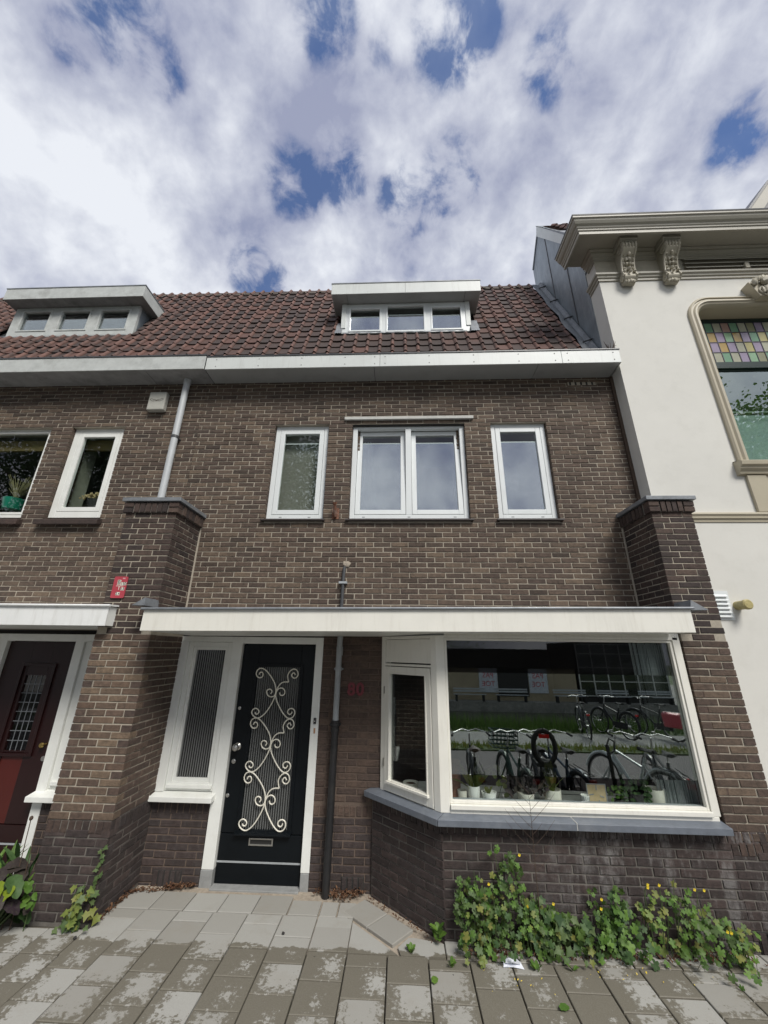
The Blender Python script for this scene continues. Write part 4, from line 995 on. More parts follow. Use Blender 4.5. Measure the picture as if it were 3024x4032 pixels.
# frieze: raised end block, sunk panel with louvres
MB().box(QX-.012, 4.185, QY-.012, QY, 7.415, 7.75).build('frieze_block', M_ORN, WH, bevel=.003)
f_ = MB().box(4.187, 9.5, QY-.004, QY+.0, 7.412, 7.75).build('frieze_panel', M_TRIMG, WH)
for k in range(3): MB().hexa([(4.22, QY-.05, 7.47+k*.08), (9.5, QY-.05, 7.47+k*.08), (9.5, QY-.005, 7.52+k*.08), (4.22, QY-.005, 7.52+k*.08), (4.22, QY-.05, 7.485+k*.08), (9.5, QY-.05, 7.485+k*.08), (9.5, QY-.005, 7.535+k*.08), (4.22, QY-.005, 7.535+k*.08)]).build('louvre', M_TRIMG, f_)
for xx in (5.07, 6.2, 7.3): MB().box(xx-.03, xx+.03, QY-.07, QY-.004, 7.42, 7.52).build('louvre_block', M_ORN, f_, bevel=.004)
def mould(name, prof, mt, x1=9.5, yback=4.56):
    rings_ = [[(QX-o, yback, z) for o, z in prof], [(QX-o, QY-o, z) for o, z in prof], [(x1, QY-o, z) for o, z in prof]]
    return MB().rings(rings_).build(name, mt, WH, fix=True)
mould('architrave_moulding', [(0, 7.285), (.018, 7.29), (.018, 7.325), (.035, 7.335), (.04, 7.36), (.06, 7.375), (.062, 7.405), (.05, 7.415), (0, 7.418)], M_TRIMG)
cor = mould('cornice', [(0, 7.69), (.022, 7.69), (.022, 7.725), (.04, 7.735), (.045, 7.76), (.075, 7.785), (.075, 7.81), (.10, 7.83), (.10, 7.85), (.335, 7.85), (.335, 7.795), (.365, 7.79), (.367, 7.845), (.38, 7.85), (.382, 7.87), (.395, 7.885), (.40, 7.905), (.425, 7.925), (.445, 7.96), (.452, 7.99), (.468, 7.995), (.47, 8.03), (.455, 8.04), (0, 8.07)], M_TRIMG, yback=4.50)
mould('cornice_lead', [(.474, 8.025), (.478, 8.043), (.2, 8.062), (0, 8.075)], M_DKTRIM, yback=4.51)
# scrolled brackets
def console(xc):
    y0 = QY-.012
    b = MB().prism([(y0, 7.845), (y0-.27, 7.845), (y0-.27, 7.80), (y0-.25, 7.79), (y0-.25, 7.765), (y0, 7.765)], xc-.125, xc+.125, 'x')
    root = b.build('bracket', M_TRIMG, WH, bevel=.004)
    g = MB()
    # side silhouette: an S from the cap down to the foot
    prof = [(0.02, 7.765), (.20, 7.76), (.235, 7.72), (.235, 7.66), (.20, 7.62), (.15, 7.58), (.12, 7.52), (.10, 7.44), (.085, 7.36), (.10, 7.30), (.115, 7.25), (.10, 7.21), (.06, 7.18), (0, 7.175)]
    g.prism([(y0-.0, 7.765)]+[(y0-a, z) for a, z in prof[1:]], xc-.085, xc+.085, 'x')
    for sgn in (-1, 1):
        for (cy_, cz_, r0, turns) in ((.165, 7.685, .062, 2.1), (.065, 7.245, .048, 2.0)):
            pts = []
            for i in range(22):
                t_ = i/21; a = t_*turns*2*math.pi; rr = r0*(1-t_*.85); pts.append((xc+sgn*.095, y0-cy_-rr*math.cos(a), cz_+rr*math.sin(a)))
            g.tube(pts, [.016-.007*i/21 for i in range(22)], 6)
        pts = [(xc+sgn*.09, y0-a-.006, z) for a, z in prof[3:11]]; g.tube(pts, .014, 6)
    # ribbed roll at the top
    for k in range(5):
        x = xc-.088+k*.044; g.blob((x, y0-.218, 7.715), (.024, .052, .058), 1, .1)
    # acanthus leaves in tiers
    for (zz, oo, wd, hh, n_) in ((7.60, .165, .05, .06, 3), (7.53, .125, .058, .055, 4), (7.46, .108, .05, .05, 4), (7.39, .095, .045, .045, 3), (7.32, .11, .055, .04, 3)):
        for k in range(n_):
            u = (k-(n_-1)/2)/max((n_-1)/2, 1)
            g.blob((xc+u*wd*1.3, y0-oo-.02*(1-abs(u)), zz+abs(u)*.02), (.021, .028, hh*.6), 1, .4)
    g.blob((xc, y0-.14, 7.575), (.026, .022, .05), 1, .1)
    for k in range(5):
        u = (k-2)/2; g.blob((xc+u*.062, y0-.095+abs(u)*.02, 7.19-.016*(1-abs(u))), (.02, .02, .032), 1, .4)
    g.build('acanthus_carving', M_ORN, root, smooth=True)
console(3.335); console(3.945)
# string course, window surround
def hmould(name, prof, x0, x1, mt, yb=QY): return MB().rings([[(x0, yb, z) for o, z in prof], [(x0, yb-o, z) for o, z in prof], [(x1, yb-o, z) for o, z in prof], [(x1, yb, z) for o, z in prof]]).build(name, mt, WH)
hmould('string_course', [(0, 3.535), (.012, 3.54), (.012, 3.565), (.03, 3.58), (.03, 3.60), (.045, 3.625), (.04, 3.645), (0, 3.65)], 3.0, 9.5, M_TRIM)
sp_ = [(0, .0), (.0, .03), (.018, .045), (.03, .045), (.032, .03), (.055, .032), (.075, .05), (.095, .052), (.105, .035), (.125, .03), (.14, .012), (.15, -.02), (.155, -.235)]
path = [(4.05, 4.28, 1, 0), (4.05, 6.57, 1, 0)]
for i in range(1, 8):
    a = math.pi/2*i/8; path.append((4.05+.34-.34*math.cos(a), 6.57+.34*math.sin(a), math.cos(a), -math.sin(a)))
path += [(4.39, 6.91, 0, -1), (5.81, 6.91, 0, -1)]
for i in range(1, 8):
    a = math.pi/2*i/8; path.append((5.81+.34*math.sin(a), 6.57+.34*math.cos(a), -math.sin(a), -math.cos(a)))
path += [(6.15, 6.57, -1, 0), (6.15, 4.28, -1, 0)]
def surround(k=1.0, extra=0): return [[(px_+dx*w_, QY-d_, pz_+dz*w_) for w_, d_ in sp_] for px_, pz_, dx, dz in path]
MB().rings(surround()).build('window_surround', M_TRIM, WH, smooth=True)
# masking head filling between the square opening and the rounded surround
hd = MB()
inner = [(px_+dx*.154, pz_+dz*.154) for px_, pz_, dx, dz in path]
hd.rings([[(x, QY+.03, z) for x, z in inner[1:-1]], [(WX0 if x < 4.4 else (WX1 if x > 5.8 else x), QY+.03, WZb) for x, z in inner[1:-1]]])
hd.build('surround_back', M_TRIM, WH)
hmould('window_sill', [(0, 4.115), (.05, 4.125), (.055, 4.15), (.085, 4.18), (.09, 4.205), (.115, 4.22), (.12, 4.265), (.10, 4.28), (-.1, 4.30)], 4.0, 6.2, M_TRIM)
ap = MB(); ap.box(4.085, 4.30, QY-.035, QY, 3.652, 4.113); ap.box(5.90, 6.12, QY-.035, QY, 3.652, 4.113); ap.box(4.30, 5.90, QY-.018, QY, 3.652, 4.113)
apo = ap.build('window_apron', M_TRIM, WH, bevel=.004)
frame(MB(), 4.36, 5.84, 3.70, 4.02, .02, QY-.034, QY-.018).build('apron_panel', M_TRIM, apo, bevel=.003)
tv = MB()
for sx_ in (4.44, 5.76):
    for i in range(3): tv.blob((sx_, QY-.02, 3.80+i*.07), (.03, .02, .035), 1, .5)
tv.build('apron_ornament', M_ORN, apo, smooth=True)
# window: dark green sash, stained top light, clear lower pane
sash = MB(); sy = QY+.22
sash.box(4.155, 4.215, sy, sy+.06, 4.29, 6.79); sash.box(5.985, 6.045, sy, sy+.06, 4.29, 6.79); sash.box(4.215, 5.985, sy, sy+.06, 5.83, 5.98); sash.box(4.215, 5.985, sy, sy+.06, 4.29, 4.325); sash.box(4.215, 5.985, sy, sy+.06, 6.70, 6.79)
sash.box(4.215, 5.985, sy-.025, sy, 5.85, 5.90)
SH = sash.build('window', M_DKGREEN, WH, bevel=.004)
cl = {'green': (.16, .30, .19), 'ochre': (.40, .28, .10), 'lilac': (.30, .25, .34), 'cream': (.36, .36, .27), 'pink': (.33, .22, .18), 'olive': (.24, .24, .15), 'yellow': (.42, .38, .17), 'mint': (.24, .38, .24)}
sm = {k: mat('stained_glass_'+k, c, .12, .12, 7, .1) for k, c in cl.items()}
rows = [['green', 'cream', 'pink', 'green', 'cream', 'olive', 'lilac', 'cream'], ['ochre', 'lilac', 'mint', 'ochre', 'lilac', 'green', 'yellow', 'mint'], ['lilac', 'ochre', 'lilac', 'cream', 'yellow', 'lilac', 'cream', 'ochre'], ['cream', 'green', 'cream', 'lilac', 'mint', 'olive', 'green', 'cream']]
pw, ph = (5.985-4.215)/15, (6.70-5.98)/4
for r_ in range(4):
    for c_ in range(15):
        kk = rows[r_][(c_-2) % 8]
        x = 4.215+c_*pw; z = 6.70-(r_+1)*ph
        o = MB().box(x+.005, x+pw-.005, sy+.02, sy+.026, z+.005, z+ph-.005).build('stained_pane', sm[kk], SH)
        o.rotation_euler = (0, 0, 0)
came = MB()
for c_ in range(16): x = 4.215+c_*pw; came.box(x-.005, x+.005, sy+.014, sy+.03, 5.98, 6.70)
for r_ in range(5): z = 5.98+r_*ph; came.box(4.215, 5.985, sy+.0135, sy+.0305, z-.005, z+.005)
came.build('lead_came', M_LEADCAME, SH)
MB().box(4.215, 5.985, sy+.02, sy+.026, 4.325, 5.83).build('pane', glass('stucco_house_glass', 1.5, (.85, .92, .9), .26, (.85, .95, .93)), SH)
MB().box(4.215, 5.985, sy+.028, sy+.034, 5.165, 5.18).build('blind_rail', M_CONC, SH)
MB().box(4.15, 6.05, sy+.10, sy+.12, 4.25, 5.165).build('net_curtain', mat('net_curtain', (.50, .56, .54), .9, .05, 4, 0), SH)
MB().box(4.0, 6.2, sy+.5, sy+.52, 4.2, 6.95).box(4.0, 6.2, sy+.1, sy+.5, 4.2, 4.22).build('room_interior', M_INT, SH)
# crest above the window
KS = MB().prism([(5.0, 6.80), (5.2, 6.80), (5.30, 7.06), (4.90, 7.06)], QY-.13, QY, 'y').build('keystone', M_TRIM, WH, bevel=.006)
g = MB()
for i in range(9):
    a = math.pi*(i/8); g.blob((5.10-.135*math.cos(a), QY-.15, 7.02+.085*math.sin(a)), (.038, .035, .045), 1, .4)
g.blob((5.10, QY-.17, 7.03), (.07, .05, .06), 2, .25)
for i in range(5): g.blob((5.10+(i-2)*.03*(1-.12*i*0), QY-.15, 6.93-.02*abs(i-2)), (.02, .025, .06), 1, .4)
for sgn in (-1, 1):
    pts = [(5.10+sgn*(.05+.05*math.sin(i*.5)), QY-.14, 6.96-i*.022) for i in range(12)]; g.tube(pts, [.016-.0008*i for i in range(12)], 6)
    pts = [(5.10+sgn*(.12+.05*math.cos(i*.42)*(1-i/16)), QY-.13, 7.02+.05*math.sin(i*.42)*(1-i/16)) for i in range(15)]; g.tube(pts, .013, 6)
for i in range(4): g.blob((5.10, QY-.15, 6.86-i*.045), (.035-.006*i, .025, .026), 1, .4)
g.build('crest_carving', M_ORN, KS, smooth=True)
# air grille
gl = MB()
for k in range(6): gl.hexa([(3.18, QY-.03, 2.485+k*.042), (3.475, QY-.03, 2.485+k*.042), (3.475, QY, 2.50+k*.042), (3.18, QY, 2.50+k*.042), (3.18, QY-.03, 2.492+k*.042), (3.475, QY-.03, 2.492+k*.042), (3.475, QY, 2.52+k*.042), (3.18, QY, 2.52+k*.042)])
gl.box(3.16, 3.50, QY-.006, QY, 2.46, 2.76); gl.build('air_grille', M_PVC, WH)
MB().lathe([(.045, 0), (.045, .10), (.052, .11), (.052, .135), (.04, .145)], (3.565, QY, 2.607), 16, axis='y').build('flue_stub', mat('yellowed_plastic', (.42, .36, .16), .5, .2, 30, .1, dirt=(.2, .18, .1), dirt_amt=.4), WH, smooth=True)
# zinc-clad side wall above the low roof, in three sheets
ZX = 2.956
def rz(y): return 5.93+(y-4.53)/.4549
def tz(y): return 9.09+(y-4.825)*1.735 if y < 5.727 else 10.655-(y-5.727)*1.09
ys = [4.572, 5.0, 5.55, 6.275]
for i in range(3):
    a, b = ys[i]+.004, ys[i+1]-.004
    top = [(b, tz(b))]
    if a < 5.727 < b: top.append((5.727, tz(5.727)))
    top.append((a, tz(a)))
    sh = .0
    MB().prism([(a, max(rz(a), 5.9)), (b, rz(b) if b < 6.0 else 9.15)]+top, ZX-.012-.003*(i % 2), ZX+.05, 'x').build('zinc_sheet', M_ZINC, WH)
for i, y in enumerate((5.0, 5.55)):
    MB().tube([(ZX-.018, y-.0, rz(y)), (ZX-.018, y+.01, (rz(y)+tz(y))/2), (ZX-.018, y, tz(y))], .009, 6).build('zinc_seam', M_DKTRIM, WH)
zt_ = MB()
MB().prism([(4.60, tz(4.60)-.04), (5.727, 10.655), (5.80, 10.44), (4.60, tz(4.60)-.30)], ZX-.05, ZX+.02, 'x').build('verge_board', M_PANEL, WH)
MB().prism([(4.60, tz(4.60)-.04), (5.727, 10.655), (5.76, 10.69), (4.60, tz(4.60)+.04)], ZX-.055, ZX+.25, 'x').build('verge_capping', M_LEAD, WH)
MB().prism([(5.727, 10.655), (6.275, 10.06), (6.25, 10.03), (5.72, 10.60)], ZX-.03, ZX+.02, 'x').build('verge_capping', M_LEAD, WH)
rf = MB().prism([(4.35, 7.9), (4.55, tz(4.55)-.06), (5.727, 10.60), (6.275, 10.0), (6.4, 8.0)], ZX+.06, 9.5, 'x').build('roof', M_DKTRIM, WH)
for k in range(4):
    y = 5.08+.13*k; me = TV[k % 4][1]; link('roof_tile', me, rf, (ZX+.03, y, tz(y)+.02), (R(60), 0, 0)); link('roof_tile', me, rf, (ZX+.23, y, tz(y)+.02), (R(60), 0, 0))
# gabled dormer rising behind the cornice at the right edge
GD = MB().prism([(6.22, 9.55), (6.75, 10.26), (7.6, 9.9), (7.6, 9.0), (6.1, 9.0)], 4.95, 6.3, 'y').build('gable_dormer', M_DKTRIM, WH)
MB().prism([(6.02, 9.32), (6.80, 10.35), (6.95, 10.25), (6.28, 9.32)], 4.86, 4.95, 'y').build('barge_board', M_TRIMG, GD)
MB().prism([(6.0, 9.33), (6.80, 10.39), (6.83, 10.36), (6.03, 9.32)], 4.84, 5.6, 'y').build('barge_capping', M_DKTRIM, GD)
MB().box(3.0, 9.5, 4.6, 6.3, -.1, .1).build('house_base', M_INTD, WH)
rebase(WH, (6.2, 4.5, 0))
# ================================================================== paving slabs
def slab_mesh(wx, wy, k):
    q = random.Random(k*7+int(wx*1000)); g = .0045; m_ = MB()
    x, y = wx/2-g, wy/2-g; J = lambda: q.uniform(-.0015, .0015); c = .004
    top = [(-x+c+J(), -y+c+J(), 0), (x-c+J(), -y+c+J(), 0), (x-c+J(), y-c+J(), 0), (-x+c+J(), y-c+J(), 0)]
    mid = [(-x, -y, -c), (x, -y, -c), (x, y, -c), (-x, y, -c)]; bot = [(a, b, -.05) for a, b, _ in mid]
    m_.add(top+mid+bot, [(0, 1, 2, 3)]+[(i, i+4, (i+1) % 4+4, (i+1) % 4) for i in range(4)]+[(i+4, i+8, (i+1) % 4+8, (i+1) % 4+4) for i in range(4)])
    return m_.mesh('paving_slab', M_SLAB)
SM_ = {}
def slab(x0, x1, y0, y1, rot=0, z=0.0):
    key = (round(x1-x0, 3), round(y1-y0, 3), rnd.randrange(3))
    if key not in SM_: SM_[key] = slab_mesh(*key[:2], key[2])
    link('paving_slab', SM_[key], pav, ((x0+x1)/2, (y0+y1)/2, z+rnd.uniform(-.0025, .0015)), (rnd.uniform(-.004, .004), rnd.uniform(-.004, .004), rot))
PX, PY = .2985, .27
def wall_y(x):
    """how far the paving runs towards the house at x"""
    if x < -3.1: return 4.55
    if x < -2.5: return 3.96
    if x < -.3: return 4.53
    if x < .33: return 3.96+(.33-x)/.62*.57
    return 3.96
def inside_diag(x, y):
    # the skewed pair of slabs along the splay
    return False
for i in range(-22, 26):
    x0 = -.10+i*PX; x1 = x0+PX; xc_ = (x0+x1)/2
    half = (i % 2 == 0)
    y = 2.04+(PY/2 if half else 0)
    ylim = 3.765 if xc_ > .28 else (3.785 if -.45 < xc_ <= .28 else 4.19)
    if xc_ < -2.5: ylim = 3.64
    j = 0
    if half: slab(x0, x1, 2.04-.0, 2.04+PY/2)
    while y < ylim-.02:
        y1 = min(y+PY, ylim)
        if ylim-y1 < .05: y1 = ylim
        slab(x0, x1, y, y1); y = y1
# end rows against the walls
for i in range(-10, 1):
    pass
x = -6.1
while x < -2.5:                                            # row in front of the left pier
    slab(x, x+.30, 3.645, 3.915); x += .30
x = -2.48
k = 0
for i in range(5): slab(-2.47+i*.30, -2.17+i*.30, 4.195, 4.46)      # row in front of the door
for (a, b) in ((-.965, -.70), (-.695, -.545), (-.54, -.39)): slab(a, b, 4.195, 4.40)
x = .335
while x < 7.5: slab(x, x+.335, 3.77, 3.965); x += .335
x = 3.115
while x < 7.5: slab(x, x+.335, 3.97, 4.30); x += .335
# skewed slabs along the splayed bay
ang_ = math.radians(-42)
def rslab(cx, cy, wx, wy):
    key = (round(wx, 3), round(wy, 3), rnd.randrange(3))
    if key not in SM_: SM_[key] = slab_mesh(*key[:2], key[2])
    link('paving_slab', SM_[key], pav, (cx, cy, rnd.uniform(.0, .002)), (0, 0, ang_))
for (cx, cy) in ((-.30, 4.27), (-.085, 4.075)): rslab(cx, cy, .285, .25)
def tri(P, z=0):
    m_ = MB().prism(P, -.05, z, 'z'); m_.build('paving_slab', M_SLAB, pav)
tri([(-.395, 3.79), (-.395, 4.135), (-.125, 3.89), (-.02, 3.79)], -.002); tri([(.0, 3.79), (.33, 3.79), (.33, 3.93), (.12, 3.98), (.06, 3.98), (-.02, 3.87)], -.002); tri([(-.40, 4.155), (-.40, 4.19), (-.44, 4.19)], -.003); tri([(-.69, 3.92), (-.69, 4.187), (-.45, 4.187), (-.405, 4.14), (-.405, 3.92)], -.001)
MB().prism([(-2.5, 3.9), (-2.5, 4.60), (-.2, 4.60), (.35, 4.0), (.35, 3.8), (-1, 3.8)], -.05, -.022, 'z').build('sand_bed', M_SANDL, pav)
MB().box(-14, 9, 1.75, 1.89, -.3, .0).build('kerb', M_GREYP, pav, bevel=.01)

# ================================================================== leaves and plants
def leaf_mesh(kind, mt, q):
    pts = []
    if kind == 'lobed':
        n = 20
        for i in range(n):
            a = 2*math.pi*i/n; r = .5*(.62+.38*abs(math.cos(a*2.5+.0))**.7); r *= (.35 if i == n//2 and False else 1)
            if abs(a-math.pi) < .3: r *= .35
            pts.append((r*math.cos(a)+.1, r*math.sin(a)*1.05))
    elif kind == 'ivy':
        pts = [(-.35, 0), (-.5, .28), (-.18, .32), (-.05, .52), (.12, .25), (.6, 0), (.12, -.25), (-.05, -.52), (-.18, -.32), (-.5, -.28)]
    elif kind == 'oval':
        n = 14
        for i in range(n):
            a = 2*math.pi*i/n; r = 1+.08*(-1)**i; pts.append((.5*math.cos(a)*r+.0, .30*math.sin(a)*r))
    elif kind == 'blade':
        pts = [(-.5, .02), (-.2, .075), (.1, .08), (.35, .045), (.55, 0), (.35, -.045), (.1, -.08), (-.2, -.075), (-.5, -.02)]
    elif kind == 'nettle':
        n = 18
        for i in range(n):
            a = 2*math.pi*i/n; w_ = .27*math.sin(a)*(1 if i % 2 else 1.22); pts.append((.5*math.cos(a), w_*(1-.35*math.cos(a))))
    cup = q.uniform(.15, .45); fold = q.uniform(.1, .35); tw = q.uniform(-.15, .15)
    def Z(x, y): return -cup*x*x+fold*abs(y)-.25*y*y+tw*x*y*3+q.uniform(-.012, .012)
    vs = [(0, 0, 0)]+[(x*.5, y*.5, Z(x*.5, y*.5)) for x, y in pts]+[(x, y, Z(x, y)) for x, y in pts]; n = len(pts)
    fs = [(0, 1+i, 1+(i+1) % n) for i in range(n)]+[(1+i, 1+n+i, 1+n+(i+1) % n, 1+(i+1) % n) for i in range(n)]
    m_ = MB(); m_.add(vs, fs); return m_.mesh('leaf', mt, True)
LMESH = {}
def leafset(kind, mt):
    if (kind, mt.name) not in LMESH: LMESH[(kind, mt.name)] = [leaf_mesh(kind, mt, random.Random(k+31)) for k in range(5)]
    return LMESH[(kind, mt.name)]
def put_leaf(parent, kind, mt, p, size, out, q=rnd, flat=.5):
    """leaf whose upper face looks roughly along 'out'"""
    n_ = Vector(out)+Vector((q.uniform(-flat, flat), q.uniform(-flat, flat), q.uniform(-flat, flat))); n_.normalize()
    t_ = Vector((q.uniform(-1, 1), q.uniform(-.5, .2), q.uniform(-1, .35))); t_ = (t_-n_*t_.dot(n_)).normalized(); b_2 = n_.cross(t_)
    M = Matrix((t_, b_2, n_)).transposed().to_4x4()
    o = link('leaf', q.choice(leafset(kind, mt)), parent, p, None, (size*q.uniform(.85, 1.15),)*3); o.rotation_euler = M.to_euler(); return o
def wildplant(name, label, cat, group, base, x0, x1, yw, depth, h, n, kind, mats, size, nst=10, flowers=0, q=None, outl=None, extra=0):
    q = q or random.Random(hash(label) % 999 if False else len(label)*13+int(abs(x0)*100))
    T = thing(name, label, cat, base, 0, group)
    B = Vector(base); st = MB()
    tips = []
    for i in range(nst):
        sx = q.uniform(x0+.1*(x1-x0), x1-.1*(x1-x0)); sy = yw-q.uniform(.02, depth*.5); hh = h*q.uniform(.55, 1.0)
        if outl: hh = outl((sx-x0)/(x1-x0))*h*q.uniform(.75, 1.0)
        a = (sx+q.uniform(-.08, .08), min(yw-.02, sy-q.uniform(-.02, .05)), hh)
        mid = (sx*.6+a[0]*.4+q.uniform(-.02, .02), (sy+a[1])/2-.015, hh*.55)
        st.tube([Vector((sx, sy, 0))-B, Vector(mid)-B, Vector(a)-B], [.0035, .003, .0018], 5); tips.append((sx, sy, mid, a))
    for i in range(n):
        if i < n*.55 and tips:
            s_ = q.choice(tips); t_ = q.random()**.8
            p = (Vector((s_[0], s_[1], 0)).lerp(Vector(s_[2]), t_*2) if t_ < .5 else Vector(s_[2]).lerp(Vector(s_[3]), t_*2-1))+Vector((q.uniform(-.05, .05), q.uniform(-.06, .01), q.uniform(-.02, .03)))
        else:
            u = q.random(); hh = (outl(u) if outl else (1-abs(2*u-1)**3))*h*.72*q.random()**1.1
            p = Vector((x0+u*(x1-x0), yw-depth*q.uniform(.1, 1)*(1-hh/h*.5), .02+hh))
        p.y = min(p.y, yw-.02); p.z = max(p.z, .02)
        mt = q.choice(mats)
        put_leaf(T, kind, mt, p-B, size*q.uniform(.6, 1.2)*(1 if p.z < h*.6 else .9), (q.uniform(-.4, .4), -1.0, .75), q)
        if i % 5 == 0: st.tube([p-B, Vector((p.x+q.uniform(-.03, .03), min(p.y+.05, yw-.01), max(p.z-.10, 0)))-B], .0016, 4)
    for i in range(flowers):
        s_ = q.choice(tips); p = Vector(s_[3])+Vector((q.uniform(-.05, .05), -.02, q.uniform(.0, .05)))
        f_ = MB(); 
        for k in range(4):
            a = math.pi/2*k+.4; d_ = Vector((math.cos(a), 0, math.sin(a))); e_ = Vector((-math.sin(a), 0, math.cos(a)))
            f_.add([(0, 0, 0), d_*.008+e_*.006+Vector((0, -.003, 0)), d_*.011+Vector((0, -.002, 0)), d_*.008-e_*.006+Vector((0, -.003, 0))], [(0, 1, 2, 3)])
        f_.build('flower', M_YEL, T, loc=p-B)
        st.tube([p-B, Vector(s_[3])-B], .0014, 4)
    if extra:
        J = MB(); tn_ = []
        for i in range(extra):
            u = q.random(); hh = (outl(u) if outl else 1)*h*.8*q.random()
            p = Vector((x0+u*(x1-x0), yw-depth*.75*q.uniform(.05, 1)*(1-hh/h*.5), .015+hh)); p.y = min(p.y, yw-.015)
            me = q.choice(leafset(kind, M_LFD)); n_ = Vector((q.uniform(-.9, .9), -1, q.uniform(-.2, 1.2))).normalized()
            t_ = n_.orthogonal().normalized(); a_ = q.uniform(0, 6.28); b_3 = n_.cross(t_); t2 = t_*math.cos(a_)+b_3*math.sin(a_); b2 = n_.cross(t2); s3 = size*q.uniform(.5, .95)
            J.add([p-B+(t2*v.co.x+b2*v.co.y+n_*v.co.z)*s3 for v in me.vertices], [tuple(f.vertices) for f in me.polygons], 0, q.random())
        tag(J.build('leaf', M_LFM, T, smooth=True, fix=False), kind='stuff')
    st.build('stem', M_STEM, T)
    return T
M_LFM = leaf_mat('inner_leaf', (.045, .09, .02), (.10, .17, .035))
GP = 'celandine plants along the foot of the bay wall'
YW = 3.965
bigo = lambda u: (.80 if u < .22 else (.62 if u < .45 else (1.0 if u < .72 else .5)))
wildplant('celandine_plant', 'largest and leftmost green leafy bush with small yellow flowers under the bay window', 'plant', GP, (.75, 3.87, 0), .42, 1.18, YW, .28, .66, 280, 'lobed', [M_LF, M_LF, M_LFY, M_LF2, M_LFD], .050, 18, 4, outl=bigo, extra=330)
wildplant('ivy_plant', 'grey green ivy leaves trailing at the right foot of the biggest bush under the bay', 'plant', None, (1.22, 3.87, 0), 1.02, 1.42, YW, .28, .40, 75, 'ivy', [M_LF2, M_LF2, M_LFD, M_LFY], .068, 6, 0, outl=lambda u: 1-.65*u, extra=90)
wildplant('celandine_plant', 'bright green celandine clump with two tall stems in the middle of the bay wall', 'plant', GP, (1.62, 3.88, 0), 1.42, 1.83, YW, .24, .52, 110, 'lobed', [M_LF, M_LF, M_LFD], .058, 8, 2, outl=lambda u: .5+.5*math.sin(u*7)**2, extra=70)
wildplant('celandine_plant', 'sparse thin celandine with yellow flowers between the two fuller clumps of the bay wall', 'plant', GP, (1.93, 3.88, 0), 1.80, 2.08, YW, .2, .46, 38, 'lobed', [M_LF, M_LFY], .056, 7, 3)
wildplant('celandine_plant', 'yellowing celandine clump sprawling onto the paving towards the right end of the bay wall', 'plant', GP, (2.28, 3.85, 0), 2.05, 2.52, YW, .38, .52, 125, 'lobed', [M_LFY, M_LF, M_LF, M_LF2], .052, 10, 4, outl=lambda u: 1-.6*u, extra=70)
wildplant('celandine_plant', 'celandine plant at the far right foot of the wall, cut by the photo edge', 'plant', GP, (2.95, 3.88, 0), 2.78, 3.35, YW-.02, .26, .55, 75, 'lobed', [M_LF, M_LF, M_LFD], .066, 8, 2)
# dry branching stalk in front of the stone sill
T = thing('dry_stalk', 'thin leafless brown stalk rising past the stone sill of the bay window', 'weed', (1.06, 3.84, 0)); q = random.Random(5)
s_ = MB(); s_.tube([(0, 0, 0), (-.005, -.01, .5), (.0, -.015, .95), (-.01, -.02, 1.02)], [.004, .003, .0015, .001], 5)
for i in range(14):
    z = .5+.04*i; sg = -1 if i % 2 else 1; l_ = q.uniform(.08, .22); s_.tube([(0, -.012, z), (sg*l_*.6, -.02, z+l_*.55), (sg*l_, -.02, z+l_*1.0)], [.0016, .0012, .0008], 4)
s_.build('stem', M_STEMB, T)
# creeper at the foot of the left pier
wildplant('ivy_plant', 'narrow ivy climbing the front right corner of the left brick pier', 'plant', None, (-2.55, 3.93, 0), -2.70, -2.44, 3.962, .16, .30, 55, 'ivy', [M_LF2, M_LFY, M_LF2], .062, 4)
T = thing('ivy_sprig', 'thin ivy shoot higher up on the corner of the left brick pier', 'plant', (-2.52, 3.955, .2)); s_ = MB(); s_.tube([(-.02, 0, -.1), (.0, 0, .06), (.012, 0, .30)], .003, 4); s_.build('stem', M_STEMB, T)
for i in range(13): put_leaf(T, 'ivy', M_LF2, (q.uniform(-.03, .03), -.01, -.05+i*.03), .045, (0, -1, .4), q)
# big-leaved plant in front of the neighbour's door
T = thing('hellebore_plant', 'dark plant with large drooping purple green leaves left of the brick pier', 'plant', (-3.18, 3.78, 0)); s_ = MB()
for i in range(34):
    a = q.uniform(0, 2*math.pi); r_ = q.uniform(.05, .27); z = q.uniform(.05, .40)*(1.15-r_*1.6); p = Vector((r_*math.cos(a), r_*math.sin(a)*.8, z))
    s_.tube([(0, 0, 0), p*.6+Vector((0, 0, .05)), p], .004, 5)
    put_leaf(T, 'nettle', M_LFP if i % 5 != 0 else M_LFD, p, q.uniform(.15, .23), (math.cos(a)*.6, math.sin(a)*.5-.4, .9), q, .35)
for p in ((.08, -.12, .33), (.13, -.10, .30)): put_leaf(T, 'nettle', M_LFLIME, p, .12, (0, -.8, .6), q, .2)
s_.build('stem', M_STEM, T)
T = thing('nettle_plant', 'bright green serrated leaves against the left side of the brick pier foot', 'plant', (-2.97, 3.86, 0)); s_ = MB(); s_.tube([(0, 0, 0), (.02, -.02, .30)], .004, 5); s_.build('stem', M_STEM, T)
for i in range(11): put_leaf(T, 'nettle', M_LF, (q.uniform(-.06, .1), q.uniform(-.08, -.01), q.uniform(.16, .32)), .07, (0, -1, .8), q, .4)
T = thing('grassy_plant', 'tuft of narrow pointed green leaves in front of the red door', 'plant', (-3.30, 4.0, 0)); s_ = MB(); s_.tube([(0, 0, 0), (0, 0, .1)], .01, 5); s_.build('stem', M_STEM, T)
